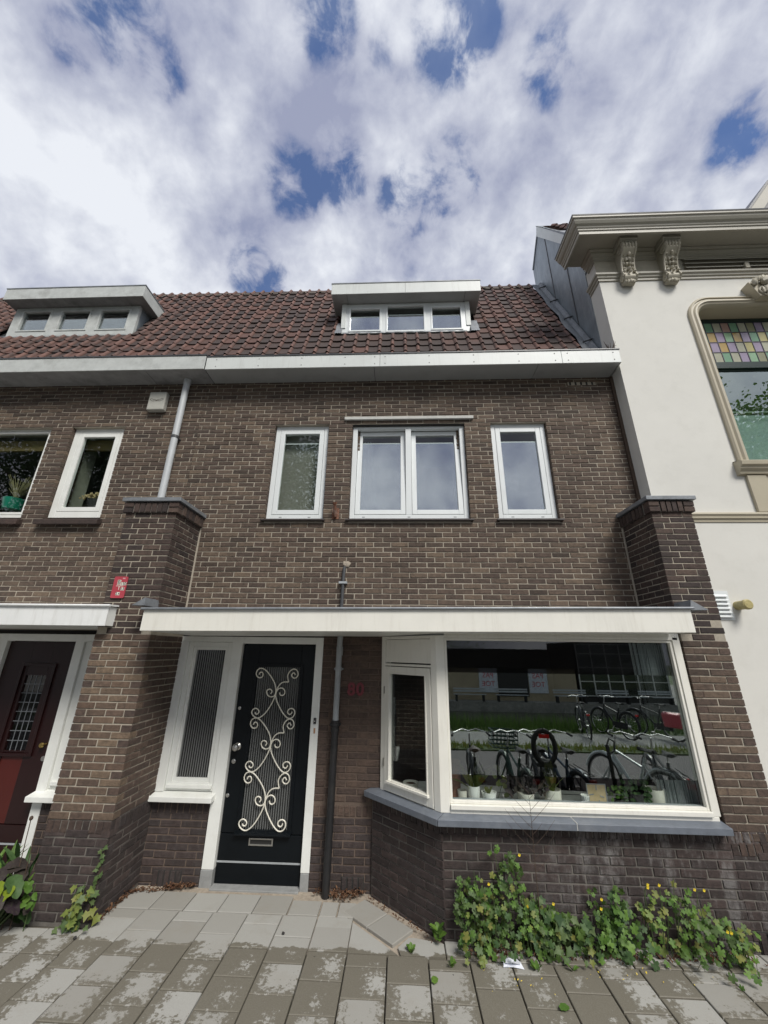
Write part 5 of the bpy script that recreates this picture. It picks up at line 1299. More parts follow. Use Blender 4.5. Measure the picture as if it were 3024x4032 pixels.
for i in range(70):
    a = q.uniform(0, 2*math.pi); e_ = q.uniform(.5, 1.35); l_ = q.uniform(.12, .24); z = q.uniform(.1, .42)
    o = link('leaf', q.choice(leafset('blade', M_LFD if i % 3 else M_LF)), T, (q.uniform(-.22, .18)+.5*l_*math.cos(a)*math.cos(e_), q.uniform(-.1, .1), z), (0, -e_, a), (l_, l_*1.1, l_))
for x, h_ in ((-3.15, .73), (-3.085, .735)):
    T = thing('seed_stalk', 'tall thin dark stalk with a round seed head beside the red door' if x < -3.1 else 'tall bare dark stalk nearest the brick pier, without seed head', 'plant', (x, 3.86, 0))
    s_ = MB(); s_.tube([(0, 0, 0), (.01, 0, h_*.5), (.0, 0, h_)], .0035, 5)
    s_.build('stem', M_STEMB, T)
    if x < -3.1: MB().blob((0, 0, h_), (.014, .014, .018), 1, .2).build('seed_head', M_STEMB, T)
# small weeds in the joints
for i, (x, y, n_, lb_) in enumerate(((.076, 3.82, 9, 'small weed growing in a paving joint in front of the splayed bay corner'), (.287, 3.95, 10, 'small upright weed at the outer corner of the bay wall'), (.36, 3.70, 7, 'tiny green weed in the joint left of the paper scrap'), (.96, 3.70, 10, 'low bright weed in the joint right of the paper scrap'), (1.22, 3.71, 5, 'smallest weed in the joint below the ivy'))):
    T = thing('weed', lb_, 'weed', (x, y, 0))
    for k in range(n_):
        a = q.uniform(0, 6.28); l_ = q.uniform(.03, .055)*(1.5 if i == 1 else 1); e_ = q.uniform(.3, 1.2)
        link('leaf', q.choice(leafset('oval', M_LF)), T, (l_*.5*math.cos(a), l_*.5*math.sin(a), .008+l_*.4*math.sin(e_)+(.02*k*.4 if i == 1 else 0)), (q.uniform(-.2, .2), -e_, a), (l_,)*3)
# fallen leaves
def litter(label, pts, n, seed, mt=M_LFB, size=.026):
    q = random.Random(seed); m_ = MB()
    for i in range(n):
        a, b, w_ = q.choice(pts); t_ = q.random(); c = Vector(a).lerp(Vector(b), t_)+Vector((q.gauss(0, w_), q.gauss(0, w_), 0)); l_ = size*q.uniform(.6, 1.4)
        z = abs(q.gauss(0, .012))+.002; an = q.uniform(0, 6.28); ti = q.uniform(-.9, .9); ca, sa = math.cos(an), math.sin(an)
        P = []
        for x, y in ((-.5, 0), (-.1, .28), (.5, 0), (-.1, -.28)):
            zz = z+x*l_*ti+abs(y)*l_*.8; P.append((c.x+(x*ca-y*sa)*l_, c.y+(x*sa+y*ca)*l_, max(zz, .001)))
        m_.add(P, [(0, 1, 2, 3)], 0, q.random())
    tag(m_.build('leaf_litter', mt, fix=False), label, 'leaf litter', kind='stuff')
litter('brown dead leaves heaped in the corner left of the black door', [((-2.47, 4.42, 0), (-2.05, 4.53, 0), .022), ((-2.49, 4.0, 0), (-2.47, 4.45, 0), .018), ((-2.2, 4.5, 0), (-1.95, 4.55, 0), .015)], 420, 1)
litter('brown dead leaves gathered around the foot of the black drain pipe', [((-.78, 4.52, 0), (-.33, 4.53, 0), .018), ((-.62, 4.47, 0), (-.4, 4.5, 0), .03)], 260, 2)
litter('brown leaf crumbs along the splayed base of the bay', [((-.30, 4.47, 0), (.25, 3.95, 0), .012)], 120, 3, size=.017)
litter('reddish dead leaves under the plants along the bay wall', [((.5, 3.86, 0), (1.3, 3.85, 0), .04), ((1.4, 3.88, 0), (2.6, 3.87, 0), .035)], 520, 4)
litter('tiny yellow petals scattered on the paving below the bay', [((.6, 3.6, 0), (2.2, 3.75, 0), .07)], 34, 6, M_YEL, .011)
for x, y, r_, lb_ in ((1.03, 3.39, .4, 'single green leaf lying on the paving at the bottom right'), (.231, 3.56, 1.2, 'pale green fallen leaf on the paving in front of the bay corner')):
    o = link('fallen_leaf', leafset('oval', M_LF)[1], None, (x, y, .012), (.2, .1, r_), (.075,)*3); tag(o, lb_, 'leaf')
# crumpled paper
m_ = MB(); P = [(-.07, -.035, .004), (.0, -.04, .01), (.075, -.045, .003), (-.06, .0, .012), (.0, .005, .006), (.06, .0, .016), (-.075, .03, .004), (.0, .045, .02), (.04, .055, .008)]
m_.add(P, [(0, 1, 4, 3), (1, 2, 5, 4), (3, 4, 7, 6), (4, 5, 8, 7)]); m_.add([(x+.003, y-.002, z+.004) for x, y, z in P[3:6]]+[(-.05, -.02, .02), (.0, -.025, .022), (.05, -.028, .02)], [(0, 1, 4, 3), (1, 2, 5, 4)])
tag(m_.build('paper_scrap', mat('white_paper', (.72, .74, .80), .7, .05, 30, .1), loc=(.80, 3.745, .0)), 'crumpled piece of white paper on the paving in front of the bush', 'paper')
# stones
for x, y, lb_ in ((-.925, 3.95, 'small dark lump on the pale slab in front of the door'), (-2.50, 3.80, 'dark pebble at the foot of the left brick pier')):
    tag(MB().blob((0, 0, .008), (.014, .010, .010), 1, .5).build('pebble', M_INTD, loc=(x, y, 0)), lb_, 'pebble')

# ================================================================== things fixed to the walls
def text(s, size, mt, parent, loc, rot=(math.pi/2, 0, 0), depth=.002, name='lettering', bold=0, align='CENTER', xs=1):
    cu = bpy.data.curves.new('lettering', 'FONT'); cu.body = s; cu.size = size; cu.extrude = depth; cu.offset = bold; cu.align_x = align; cu.align_y = 'CENTER'
    o = bpy.data.objects.new('tmp', cu); col.objects.link(o); dg = bpy.context.evaluated_depsgraph_get()
    me = bpy.data.meshes.new_from_object(o.evaluated_get(dg)); bpy.data.objects.remove(o); me.materials.clear(); me.materials.append(mt)
    return link(name, me, parent, loc, rot, (xs, 1, 1))
# hydrant plate
T = thing('hydrant_sign', 'small red hydrant sign with rounded corners on the left brick pier', 'sign', (-3.0, 3.962, 2.70))
def pr_on(x, y): return None
SXc, SZc = -2.948, 2.706
pl = []
for cx, cz, a0_ in ((.058, .098, 0), (-.058, .098, 90), (-.058, -.098, 180), (.058, -.098, 270)):
    for k in range(4): a = R(a0_+k*30); pl.append((cx+.014*math.cos(a), cz+.014*math.sin(a)))
MB().prism(pl, -.008, 0, 'y').build('plate', M_RED, T)
text('B', .060, M_SIGNK, T, (-.012, -.0095, .050), depth=.0008, name='letter_b')
MB().box(-.030, .006, -.0088, -.008, .026, .076).build('white_field', M_SIGNW, T)
text('150', .040, M_SIGNK, T, (.040, -.0105, .036), depth=.0008, name='number')
MB().box(.010, .070, -.0088, -.008, .020, .052).build('white_field', M_SIGNW, T)
MB().box(-.035, .04, -.0095, -.008, .010, .015).box(-.004, .002, -.0095, -.008, -.026, .012).build('white_line', M_SIGNW, T)
MB().box(.018, .058, -.0088, -.008, -.034, -.002).build('white_field', M_SIGNW, T)
text('0,5', .036, M_SIGNK, T, (.038, -.0105, -.018), depth=.0008, name='number')
MB().box(-.022, .022, -.0088, -.008, -.084, -.052).build('white_field', M_SIGNW, T)
text('2,4', .036, M_SIGNK, T, (.0, -.0105, -.068), depth=.0008, name='number')
MB().box(.018, .045, -.0088, -.008, .086, .098).build('white_field', mat('sign_pink', (.62, .35, .36), .5), T)
T.location = (SXc, 3.962, SZc)
# house number
T = thing('house_number', 'dark red house number 80 on the brick beside the drain pipe', 'sign', (-.483, RY-.006, 1.712))
text('8', .172, M_REDNUM, T, (-.047, -.004, 0), depth=.006, bold=.006, name='digit'); text('0', .172, M_REDNUM, T, (.047, -.004, 0), depth=.006, bold=.006, name='digit')
# bat box
T = thing('bat_box', 'square beige bat box high on the brick wall left of the drain pipe', 'bat box', (-3.44, WY, 5.405))
MB().box(-.122, .122, -.085, -.005, -.148, .148).build('box', M_BATBOX, T, bevel=.012)
bt = MB()
for sg in (-1, 1):
    bt.tube([(0, -.087, .0), (sg*.018, -.087, .018), (sg*.045, -.087, .012), (sg*.075, -.087, .036), (sg*.098, -.087, .022)], .0025, 4)
    bt.tube([(0, -.087, -.008), (sg*.022, -.087, -.003), (sg*.05, -.087, -.012), (sg*.08, -.087, .008), (sg*.098, -.087, .022)], .002, 4)
bt.box(-.004, .004, -.089, -.085, -.008, .006); bt.build('bat_emblem', M_STEMB, T)
# flagpole bracket
T = thing('flagpole_bracket', 'rusty flagpole bracket on the wall between the small and the wide upstairs window', 'bracket', (-.81, WY, 3.74))
MB().box(-.045, .045, -.008, 0, -.085, .06).build('back_plate', M_RUST, T, bevel=.003)
MB().tube([(0, -.02, -.06), (0, -.06, .02), (0, -.10, .10)], .022, 10, cap=False).tube([(0, -.095, .088), (0, -.103, .105)], .028, 10, cap=False).build('socket', M_RUST, T)
# ================================================================== things on the window board of the bay
WB = .842
def pot(name, label, x, y, r, h, mt, soil=True, taper=.82, group=None, z=WB):
    if z == WB: y -= .05; r *= 1.08; h *= 1.08
    T = thing(name, label, 'plant pot' if 'pot' in name else 'vase', (x, y, z), 0, group)
    MB().lathe([(r*taper, 0), (r*(taper+1)/2, h*.5), (r, h), (r*.9, h), (r*.86, h*.86), (r*.2, h*.84)], (0, 0, 0), 24).build('pot', mt, T, smooth=True)
    return T
M_CER = mat('white_ceramic', (.85, .84, .79), .25, .04, 10, 0)
M_CRM = mat('cream_ceramic', (.78, .74, .64), .4, .05, 10, 0)
M_SOIL = mat('potting_soil', (.03, .022, .016), .95, .3, 60, .3)
M_WICK = mat('wicker', (.30, .13, .07), .7, .35, 60, .4)
q = random.Random(12)
def blades(T, n, l, h0, mt, kind='blade', wide=1.3, spread=.5, cat=None):
    for i in range(n):
        a = q.uniform(0, 6.28); e_ = q.uniform(spread, 1.45); L_ = l*q.uniform(.7, 1.1)
        link('leaf', q.choice(leafset(kind, mt)), T, (L_*.5*math.cos(a)*math.cos(e_), L_*.5*math.sin(a)*math.cos(e_)*.6, h0+L_*.5*math.sin(e_)), (q.uniform(-.4, .4), -e_, a), (L_, L_*wide, L_))
pot('small_pot', 'small grey pot at the far left of the bay window board', .56, 4.22, .040, .085, M_CRM)
T = pot('plant_pot', 'tall white pot with long arching yellow green leaves at the left in the bay window', .662, 4.20, .052, .125, M_CER); blades(T, 9, .26, .10, M_LFY, wide=1.9, spread=.35)
T = pot('plant_pot', 'low round white pot in front of the round leaved plant in the bay window', .79, 4.17, .062, .092, M_CER, taper=.7); blades(T, 4, .08, .08, M_LFY, 'oval', 1)
T = thing('money_plant', 'round leaved yellow green plant right of the low white pot', 'plant', (.93, 4.22, WB)); s_ = MB(); s_.tube([(-.05, 0, 0), (0, 0, .12), (.01, 0, .22)], .003, 5); s_.build('stem', M_STEM, T)
for p in ((-.06, 0, .20), (-.02, 0, .14), (.03, -.01, .11), (.06, 0, .09), (.04, 0, .05), (.0, 0, .22), (-.03, 0, .26), (.03, 0, .17)): put_leaf(T, 'oval', M_LFY, p, .075, (0, -1, .2), q, .3)
T = pot('plant_pot', 'stone pot with a bushy dark purple plant in the middle left of the bay window', 1.12, 4.20, .068, .085, M_CRM)
for i in range(60): put_leaf(T, 'nettle', M_LFP, (q.gauss(0, .09), q.uniform(-.06, .04), .085+abs(q.gauss(.03, .06))), .055, (0, -1, .5), q, .8)
T = pot('plant_pot', 'wide cream pot with upright snake plant leaves in the bay window', 1.362, 4.21, .068, .112, M_CRM, taper=.95); blades(T, 12, .22, .10, M_LFY, wide=1.5, spread=.8); blades(T, 4, .12, .1, M_LFY, 'oval', 1, .2)
pot('small_bowl', 'tiny cream bowl in front of the snake plant pot', 1.378, 4.125, .032, .032, M_CRM)
T = pot('ribbed_cup', 'white ribbed cup left of the photo frame', 1.632, 4.18, .034, .085, M_CER, taper=.75)
g = MB()
for k in range(14): a = 2*math.pi*k/14; g.tube([(.0265*math.cos(a), .0265*math.sin(a), .002), (.035*math.cos(a), .035*math.sin(a), .083)], .0032, 4)
g.build('rib', M_PIPEG, T)
T = thing('picture_frame', 'photo frame seen from its brown board back, standing in the bay window', 'picture frame', (1.75, 4.16, WB), -.05)
frame(MB(), -.083, .083, .0, .17, .006, -.008, .006).build('frame_edge', M_PIPEG, T)
MB().box(-.077, .077, -.004, .0, .006, .164).build('backing_board', mat('brown_board', (.62, .47, .27), .85, .06, 40, .05), T)
for (x, z, a) in ((-.045, .088, 1.4), (.042, .075, 1.9), (.0, .14, 0), (.01, .03, .2)):
    o = MB().box(-.004, .004, -.007, -.004, -.018, .018).build('clip', M_PIPEG, T, loc=(x, 0, z)); o.rotation_euler = (0, a, 0)
T = pot('plant_pot', 'small bright green leafy plant right of the photo frame', 1.93, 4.22, .035, .05, M_INTD)
for i in range(26): put_leaf(T, 'oval', M_LF, (q.uniform(-.07, .08), q.uniform(-.04, .03), q.uniform(.05, .15)), .04, (0, -1, .5), q, .6)
T = pot('plant_pot', 'trailing leaf cactus hanging over its pot near the right of the bay window', 2.09, 4.22, .06, .10, M_INTD)
for k in range(14):
    x = q.uniform(-.12, .12)
    for j in range(5): put_leaf(T, 'oval', M_LFD, (x+q.uniform(-.01, .01), -.03+q.uniform(-.03, .03), .24-j*.045), .045, (0, -1, .1), q, .25)
pot('plant_pot', 'large pale empty stone pot near the right curtain of the bay window', 2.27, 4.24, .075, .13, M_CRM)
pot('wicker_vase', 'tall brown wicker vase at the left edge of the bay window', .50, 4.30, .062, .28, M_WICK, taper=.8)
T = pot('plant_pot', 'cream bowl pot of dry soil behind the splayed casement', .10, 4.43, .075, .085, M_CRM, taper=.7, z=.83); MB().lathe([(.06, .07), (.0, .082)], (0, 0, 0), 16).build('soil', mat('red_soil', (.10, .045, .03), .95, .4, 70, .3), T)
tag(MB().hexa([(2.40, 4.22, .843), (2.455, 4.22, .843), (2.455, 4.235, .843), (2.40, 4.235, .843), (2.33, 4.40, 1.12), (2.385, 4.40, 1.12), (2.385, 4.415, 1.12), (2.33, 4.415, 1.12)]).build('white_plank', M_CER), 'pale plank leaning behind the string curtain in the bay window', 'plank')
T = thing('string_curtain', 'grey string curtain hanging at the right side of the bay window', 'curtain', (2.45, 4.16, 2.22)); g = MB()
for i in range(34):
    x = -.16+i*.0105+q.uniform(-.003, .003); g.box(x, x+.0028, q.uniform(-.012, .012), q.uniform(.013, .016), -1.40, 0)
tag(g.build('strand', mat('curtain_string', (.45, .48, .48), .7), T), kind='stuff')
MB().tube([(-.2, 0, .005), (.19, 0, .005)], .008, 8).build('curtain_rod', M_STEEL, T)
T = thing('net_curtain', 'pale grey curtain gathered in the right corner behind the string curtain', 'curtain', (2.6, 4.24, 2.2)); g = MB()
g.rings([[(-.16+.30*i/40, .022*math.sin(i*.9), z) for i in range(41)] for z in (-1.39, -.7, 0)]); g.build('cloth', mat('grey_net', (.38, .43, .42), .9), T, smooth=True)
T = thing('orange_board', 'orange brown board standing behind the right corner curtain', 'board', (2.56, 4.36, WB)); MB().box(-.07, .07, 0, .02, 0, .36).build('board', mat('orange_wood', (.34, .14, .04), .6), T)
T = thing('blue_curtain', 'pale blue curtain behind the left pane of the wide upstairs window', 'curtain', (-.42, 4.80, 4.9)); g = MB()
g.rings([[(-.10+.22*i/24*(.6+.4*(-z)/1.2), .02*math.sin(i*.9), z) for i in range(25)] for z in (-1.22, -.6, 0)]); g.build('cloth', mat('blue_cloth', (.30, .42, .48), .9), T, smooth=True)
# plants on the neighbour's upstairs sills
T = pot('flower_pot', 'black pot of dried cream flowers in the narrow window of the left house', -4.12, 4.74, .12, .12, M_INTD, z=3.87); T['category'] = 'plant pot'
M_DRY = mat('dried_flowers', (.42, .33, .17), .95, .3, 50, .3); M_DRYO = mat('orange_dried_flowers', (.30, .11, .03), .95, .35, 50, .3)
g = MB()
for i in range(110): g.blob((q.gauss(-.03, .075), q.gauss(0, .04), .15+abs(q.gauss(0, .045))), q.uniform(.010, .02), 1, .8)
tag(g.build('flower_head', M_DRY, T), kind='stuff'); g = MB()
for i in range(60): g.blob((q.gauss(.085, .03), q.gauss(0.03, .03), .22+abs(q.gauss(0, .05))), q.uniform(.009, .018), 1, .8)
tag(g.build('flower_head', M_DRYO, T), kind='stuff')
T = pot('flower_pot', 'green pot with a dry twiggy plant in the large window of the left house', -5.30, 4.72, .13, .15, mat('green_enamel', (.01, .16, .10), .3), z=3.86); T['category'] = 'plant pot'
g = MB()
for i in range(60):
    a = q.uniform(0, 6.28); r_ = q.uniform(.05, .2); h_ = q.uniform(.12, .38); g.tube([(0, 0, .14), (r_*.4*math.cos(a), r_*.4*math.sin(a)*.5, .14+h_*.5), (r_*math.cos(a), r_*math.sin(a)*.5, .14+h_)], .003, 4)
g.build('twig', mat('dry_twig', (.22, .20, .10), .9), T)

# ================================================================== the other side of the street, seen mirrored in the glass
M_GRASS = mat('verge_grass', (.05, .075, .022), .95, .45, 4, .6, dirt=(.20, .17, .09), dirt_amt=.6)
tag(MB().box(-60, 80, -3.55, -2.95, -.4, -.13).build('grass_strip', M_GRASS), kind='structure')
tag(MB().box(-60, 80, -5.3, -3.55, -.4, -.135).build('footpath', mat('grey_path', (.20, .20, .19), .9, .1, 3, .2)), kind='structure')
tag(MB().prism([(-5.3, -.14), (-6.3, -.16), (-8.2, -1.95), (-8.2, -2.5), (-5.3, -2.5)], -60, 80, 'x').build('canal_bank', M_GRASS), kind='structure')
m, t, b_ = nt('canal_water'); b_.inputs['Base Color'].default_value = (.035, .035, .025, 1); b_.inputs['Roughness'].default_value = .06; bump(t, b_, tnoise(t, wpos(t), 3, 4, .6), .12, .05)
tag(MB().box(-60, 80, -23.6, -7.9, -2.4, -1.9).build('canal_water', m), kind='structure')
tag(MB().box(-60, 80, -45, -23.6, -2.6, -1.25).build('quay', mat('quay_concrete', (.17, .165, .15), .9, .3, 1.5, .2, dirt=(.36, .35, .32), dirt_amt=.6)), kind='structure')
tag(MB().box(-150, 150, -150, -45, -2.6, -1.3).build('ground', M_GRASS), kind='structure')
q = random.Random(77)
def tufts(label, x0, x1, y0, y1, z, n, h, mt=M_LF):
    g = MB()
    for i in range(n):
        x, y = q.uniform(x0, x1), q.uniform(y0, y1); a = q.uniform(0, 6.28); hh = h*q.uniform(.4, 1.1); w_ = .02
        g.add([(x-w_*math.cos(a), y-w_*math.sin(a), z), (x+w_*math.cos(a), y+w_*math.sin(a), z), (x+q.uniform(-.1, .1), y+q.uniform(-.1, .1), z+hh)], [(0, 1, 2)], 0, q.random())
    tag(g.build('tall_grass', mt, fix=False), label, 'grass', kind='stuff')
tufts('tall green grass along the canal bank', -8, 16, -7.0, -5.4, -.25, 7500, .5, M_LFM)
tufts('ragged grass on the strip beside the road', -6, 14, -3.5, -3.0, -.14, 2500, .16, M_LFY)
BKM = {k: mat('bicycle_'+k, c, .35, .05, 8, 0, metal=.2) for k, c in dict(black=(.012, .012, .014), green=(.03, .06, .045), blue=(.03, .045, .07), silver=(.45, .48, .48)).items()}
M_TYRE = mat('tyre_rubber', (.015, .015, .015), .8, .1, 8, 0); M_CHR = mat('chrome', (.48, .48, .48), .42, 0.02, 8, 0, metal=1)
M_LTH = mat('saddle_leather', (.05, .03, .022), .5, .2, 20, 0); M_RLT = mat('red_reflector', (.5, .01, .01), .3, .05, 8, 0)
def torus_pts(c, r, n=28): return [(c[0]+r*math.cos(2*math.pi*i/n), 0, c[1]+r*math.sin(2*math.pi*i/n)) for i in range(n+1)]
def bicycle(label, x, y, rz, fr='black', basket=None, seat=None, bags=None, lean=0, group='bicycles parked by the kerb', saddle=M_TYRE, z=-.155):
    T = thing('bicycle', label, 'bicycle', (x, y, z), rz, group); T.rotation_euler = (lean, 0, rz); F = BKM[fr]; r_ = .33
    # x forward, bottom bracket at x=0
    for wx in (-.47, .62):
        w_ = MB().tube(torus_pts((wx, r_+.02), r_), .024, 8, cap=False).build('wheel', M_TYRE, T, smooth=True)
        s_ = MB().tube(torus_pts((wx, r_+.02), r_-.022), .009, 6, cap=False)
        for k in range(16):
            a = 2*math.pi*k/16; s_.tube([(wx, .02*(-1)**k, r_+.02), (wx+(r_-.025)*math.cos(a), 0, r_+.02+(r_-.025)*math.sin(a))], .0022, 3)
        s_.tube([(wx, -.05, r_+.02), (wx, .05, r_+.02)], .022, 8); s_.build('rim', M_CHR, w_)
        MB().tube([(wx+(r_+.035)*math.cos(a), 0, r_+.02+(r_+.035)*math.sin(a)) for a in [R(d) for d in (range(20, 200, 12) if wx < 0 else range(15, 165, 12))]], .030, 6).build('mudguard', F, T)
    g = MB()
    g.tube([(0, 0, .30), (-.17, 0, .80)], .021); g.tube([(0, 0, .30), (.40, 0, .72)], .025); g.tube([(-.12, 0, .66), (.38, 0, .80)], .019)
    g.tube([(.37, 0, .85), (.43, 0, .66), (.46, 0, .60), (.60, .05, .35)], .015); g.tube([(.46, 0, .60), (.60, -.05, .35)], .013)
    for s2 in (-.06, .06): g.tube([(0, s2*.5, .30), (-.47, s2, .35)], .010); g.tube([(-.14, s2*.3, .72), (-.47, s2, .35)], .009)
    g.build('frame', F, T, smooth=True)
    MB().tube([(-.17, 0, .80), (-.20, 0, .92)], .012).build('seat_post', M_CHR, T)
    MB().rings([[(-.34+.28*u, w_*v, .925+.012*math.cos(v*1.5)-(.02 if abs(v) == 1 else 0)) for v in (-1, -.6, 0, .6, 1)]+[(-.34+.28*u, 0, .885)] for u, w_ in ((0, .06), (.15, .095), (.4, .085), (.7, .035), (1, .018))], close=True).build('saddle', saddle, T, smooth=True)
    h = MB(); h.tube([(.37, 0, .85), (.34, 0, 1.02)], .013); h.tube([(.12, -.29, 1.03), (.22, -.27, 1.05), (.35, -.12, 1.08), (.36, 0, 1.05), (.35, .12, 1.08), (.22, .27, 1.05), (.12, .29, 1.03)], .0085, 8)
    hb = h.build('handlebar', M_CHR, T, smooth=True)
    for s2 in (-1, 1): MB().tube([(.11, s2*.292, 1.028), (.22, s2*.27, 1.05)], .017, 8).build('grip', M_TYRE, hb)
    g = MB()
    for s2 in (-.06, 0, .06): g.tube([(-.22, s2, .74), (-.75, s2, .72)], .006, 5)
    g.tube([(-.75, -.06, .72), (-.75, .06, .72)], .006, 5)
    for s2 in (-.07, .07): g.tube([(-.47, s2, .35), (-.62, s2, .72)], .006, 5)
    g.build('rack', M_TYRE, T)
    MB().box(-.79, -.76, -.045, .045, .64, .69).build('rear_light', M_RLT, T, bevel=.004)
    g = MB(); g.lathe([(.09, 0), (.09, .012)], (0, .03, .30), 18, axis='y'); g.tube([(0, -.07, .30), (.10, -.07, .18)], .010); g.tube([(0, .07, .30), (-.10, .07, .42)], .010); g.box(.06, .14, -.15, -.07, .165, .185); g.box(-.14, -.06, .07, .15, .41, .43)
    g.build('crank', M_STEEL, T)
    MB().box(-.45, .08, -.055, -.035, .26, .42).build('chain_guard', M_TYRE, T, bevel=.006)
    if basket:
        g = MB(); a, b, c = .45, .20, .80
        for zz in (c, c+.06, c+.12, c+.18, c+.235): frame_ = [(a, -b, zz), (a+.30, -b, zz), (a+.30, b, zz), (a, b, zz), (a, -b, zz)]; g.tube(frame_, .011, 4)
        for k in range(7): 
            y_ = -b+2*b*k/6; g.tube([(a, y_, c), (a, y_, c+.235)], .007, 4); g.tube([(a+.3, y_, c), (a+.3, y_, c+.235)], .007, 4); g.tube([(a, y_, c), (a+.3, y_, c)], .008, 4)
        g.build('crate', basket, T)
    if seat:
        g = MB(); pts = [(-.52, .15*math.sin(a), 1.0+.19*math.cos(a)*1.1) for a in [2*math.pi*i/20 for i in range(21)]]; g.tube(pts, .035, 8, cap=False); g.box(-.56, -.25, -.13, .13, .76, .80); g.build('child_seat', M_TYRE, T, smooth=True)
        MB().box(-.57, -.54, -.07, .07, 1.12, 1.17).build('reflector_band', M_RLT, T)
    if bags:
        for s2, mt_ in ((-1, bags[0]), (1, bags[1])):
            MB().hexa([(-.72, s2*.06, .36), (-.30, s2*.06, .36), (-.30, s2*.20, .38), (-.72, s2*.20, .38), (-.76, s2*.02, .76), (-.26, s2*.02, .76), (-.28, s2*.19, .72), (-.74, s2*.19, .72)]).build('pannier', mt_, T, bevel=.03)
    return T
HP = -math.pi/2
bicycle('black bicycle with brown leather saddle, leftmost in the window reflection', 1.15, 1.18, HP+.05, saddle=M_LTH, lean=.04)
bicycle('green bicycle with a dark crate on its front rack', 1.72, 1.20, HP-.06, 'green', basket=BKM['green'], lean=-.05)
bicycle('black bicycle with an oval child seat back behind its saddle', 2.12, 1.12, HP+.1, seat=True)
bicycle('dark blue bicycle with a round lamp and black saddle, right of the child seat', 2.50, 1.16, HP-.12, 'blue', lean=.06)
bicycle('silver bicycle with wide chrome handlebar at the right of the row', 3.55, 1.05, HP-.35, 'silver', lean=-.12)
bicycle('black bicycle behind the silver one, last on the right', 3.92, 1.25, HP+.2)
bicycle('black bicycle on the far path with a pale saddle cover', 5.45, -5.0, HP+.2, lean=.05, group='bicycles on the far path')
bicycle('black bicycle without bags in the middle of the far path row', 6.35, -5.0, HP-.3, lean=-.05, group='bicycles on the far path')
bicycle('bicycle with red and pale grey panniers on the far path', 7.5, -4.9, HP-.5, bags=(M_RED, M_CONC), lean=.05, group='bicycles on the far path')
T = thing('bike_rack', 'black iron bicycle stand with curved hoops left of the silver bicycle', 'bike rack', (3.08, 1.1, -.16)); g = MB()
g.tube([(0, .3, 0), (0, .3, .75), (0, .26, 1.0)], .028, 8); g.build('post', M_TYRE, T)
for k in range(3): MB().tube([(.08+.07*k, .3, .0), (.08+.07*k, .3, .4-.08*k), (.12+.07*k, .28, .5-.08*k), (.17+.07*k, .3, .4-.08*k), (.17+.07*k, .3, 0)], .012, 6).build('hoop', M_TYRE, T)
MB().tube([(0, .26, 1.0), (.05, .25, 1.08), (.12, .25, 1.04), (.10, .25, .92), (.02, .26, .88)], .012, 6).build('hook', M_TYRE, T)
# low canal-side building with two banners
T = thing('canal_building', 'low beige building with two lettered banners across the canal', 'building', (9, -24.7, -1.25))
zb = 0
g = MB(); g.box(-5.2, 4.5, -6, 0, 0, 3.05); g.build('wall', mat('beige_render', (.30, .25, .17), .9, .15, 1, .1), T)
MB().box(-5.3, 4.6, -.1, .12, 2.3, 3.7).build('dark_fascia', mat('brown_fascia', (.055, .045, .04), .8), T)
MB().box(-1.45, .85, .02, .05, .3, 2.9).build('entrance', M_INTD, T)
for x0_, x1_ in ((-2.9, -1.5), (.9, 2.3)):
    bn = MB().box(x0_, x1_, .04, .07, .55, 2.95).build('banner', mat('banner_cloth', (.45, .48, .52), .8), T)
    for s_, z_ in (('PAS', 1.75), ('TOE', 1.15)):
        text(s_, .52, M_RED, bn, ((x0_+x1_)/2, .08, z_), (math.pi/2, 0, math.pi), .004)
g = MB(); g.box(4.7, 11.5, -6, -.05, 0, 4.3); gw = g.build('glazed_wing', M_INTD, T)
g = MB()
for k in range(7): g.box(4.75+k*1.1, 4.82+k*1.1, -.04, .04, .4, 4.1)
for zz in (.4, 1.4, 2.4, 3.4, 4.1): g.box(4.75, 11.5, -.03, .03, zz, zz+.06)
g.build('window_grid', M_CONC, gw); MB().box(4.8, 11.45, -.02, -.01, .45, 4.1).build('pane', glass('wing_glass', 1.5), gw)
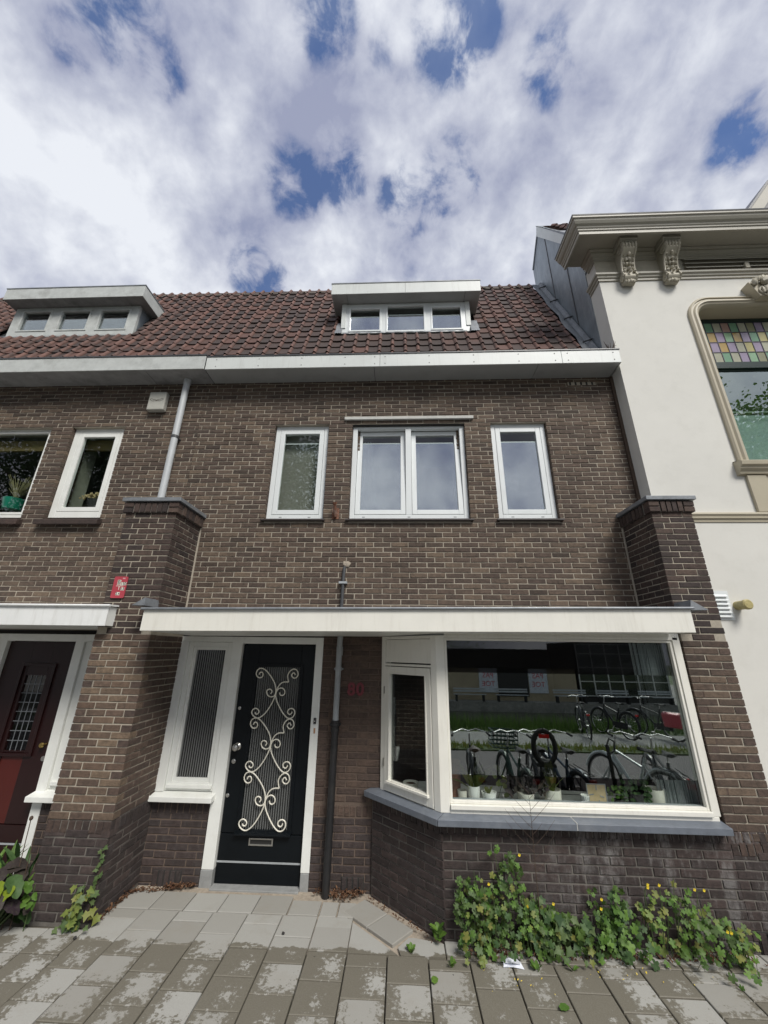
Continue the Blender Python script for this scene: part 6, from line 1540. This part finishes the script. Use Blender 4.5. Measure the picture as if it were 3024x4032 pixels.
for k in range(5):
    c_ = thing('quay_bench', ('wooden bench', 'slatted bench', 'long bench', 'bench', 'last bench')[k]+(' at the left end of the far quay', ' left of the building entrance', ' right of the building entrance', ' in front of the glazed wing', ' on the right of the far quay')[k], 'bench', (5.2+k*3.1+(1.2 if k > 1 else 0), -24.0, -1.25), 0, 'benches on the far quay')
    for zz, yy in ((.45, .1), (.45, .25), (.62, -.02), (.78, -.04)): MB().box(-1.2, 1.2, yy, yy+.12 if zz < .5 else yy+.03, zz, zz+.04 if zz < .5 else zz+.11).build('slat', M_PIPEG, c_)
    for xx in (-1, 1): MB().box(xx-.06, xx+.06, -.05, .35, 0, .45).build('leg', M_TYRE, c_)
# trees
def tree(label, x, y, z, h, cr, rad, n, seed, zc_):
    q = random.Random(seed); T = thing('tree', label, 'tree', (x, y, z))
    g = MB(); g.tube([(0, 0, 0), (.1, 0, h*.3), (0, .1, h*.62), (.1, 0, h*.85)], [.34, .27, .16, .05], 10)
    for i in range(9):
        a = i*2.4; z0 = h*(.3+.05*i); g.tube([(0, 0, z0), (rad[0]*.35*math.cos(a), rad[1]*.35*math.sin(a), z0+h*.1), (rad[0]*.75*math.cos(a), rad[1]*.75*math.sin(a), z0+h*.2)], [.12, .08, .03], 6)
    g.build('trunk', M_STEMB, T, smooth=True)
    g = MB(); cl_ = []
    for i in range(130):
        a = q.uniform(0, 6.28); u = q.uniform(-1, 1); s_ = (1-u*u)**.5*q.uniform(.55, 1); cl_.append((rad[0]*s_*math.cos(a), rad[1]*s_*math.sin(a), zc_-z+rad[2]*u*.9))
    for i in range(n):
        c_ = q.choice(cl_); rr = cr; p = Vector((c_[0]+q.gauss(0, rr), c_[1]+q.gauss(0, rr), c_[2]+q.gauss(0, rr*.8)))
        a = Vector((q.uniform(-1, 1), q.uniform(-1, 1), q.uniform(-1, 1))).normalized(); b = a.orthogonal().normalized(); s2 = q.uniform(.06, .11)
        g.add([p-a*s2, p+b*s2*.6, p+a*s2, p-b*s2*.6], [(0, 1, 2, 3)], 0, q.random())
    g.build('crown', M_LFD if seed in (1, 4) else M_LF, T, fix=False)
tree('large dark broadleaf tree across the road, mirrored in the windows of the left house', -9.0, -8.0, -.3, 13.5, .95, (5.0, 4, 6.0), 85000, 1, 8.2)
tree('second large broadleaf tree further left across the road', -18.0, -8.5, -.3, 14, .85, (6.0, 4, 6.2), 60000, 4, 8.4)
tree('tall green tree further right, mirrored in the stucco house window', 17.0, -7.0, -.3, 13, .85, (5.5, 4, 4.8), 50000, 2, 7.6)
tree('tree standing behind the canal building', 3.0, -30, -1.3, 12, 1.1, (6, 4, 4.5), 7000, 3, 5.5)
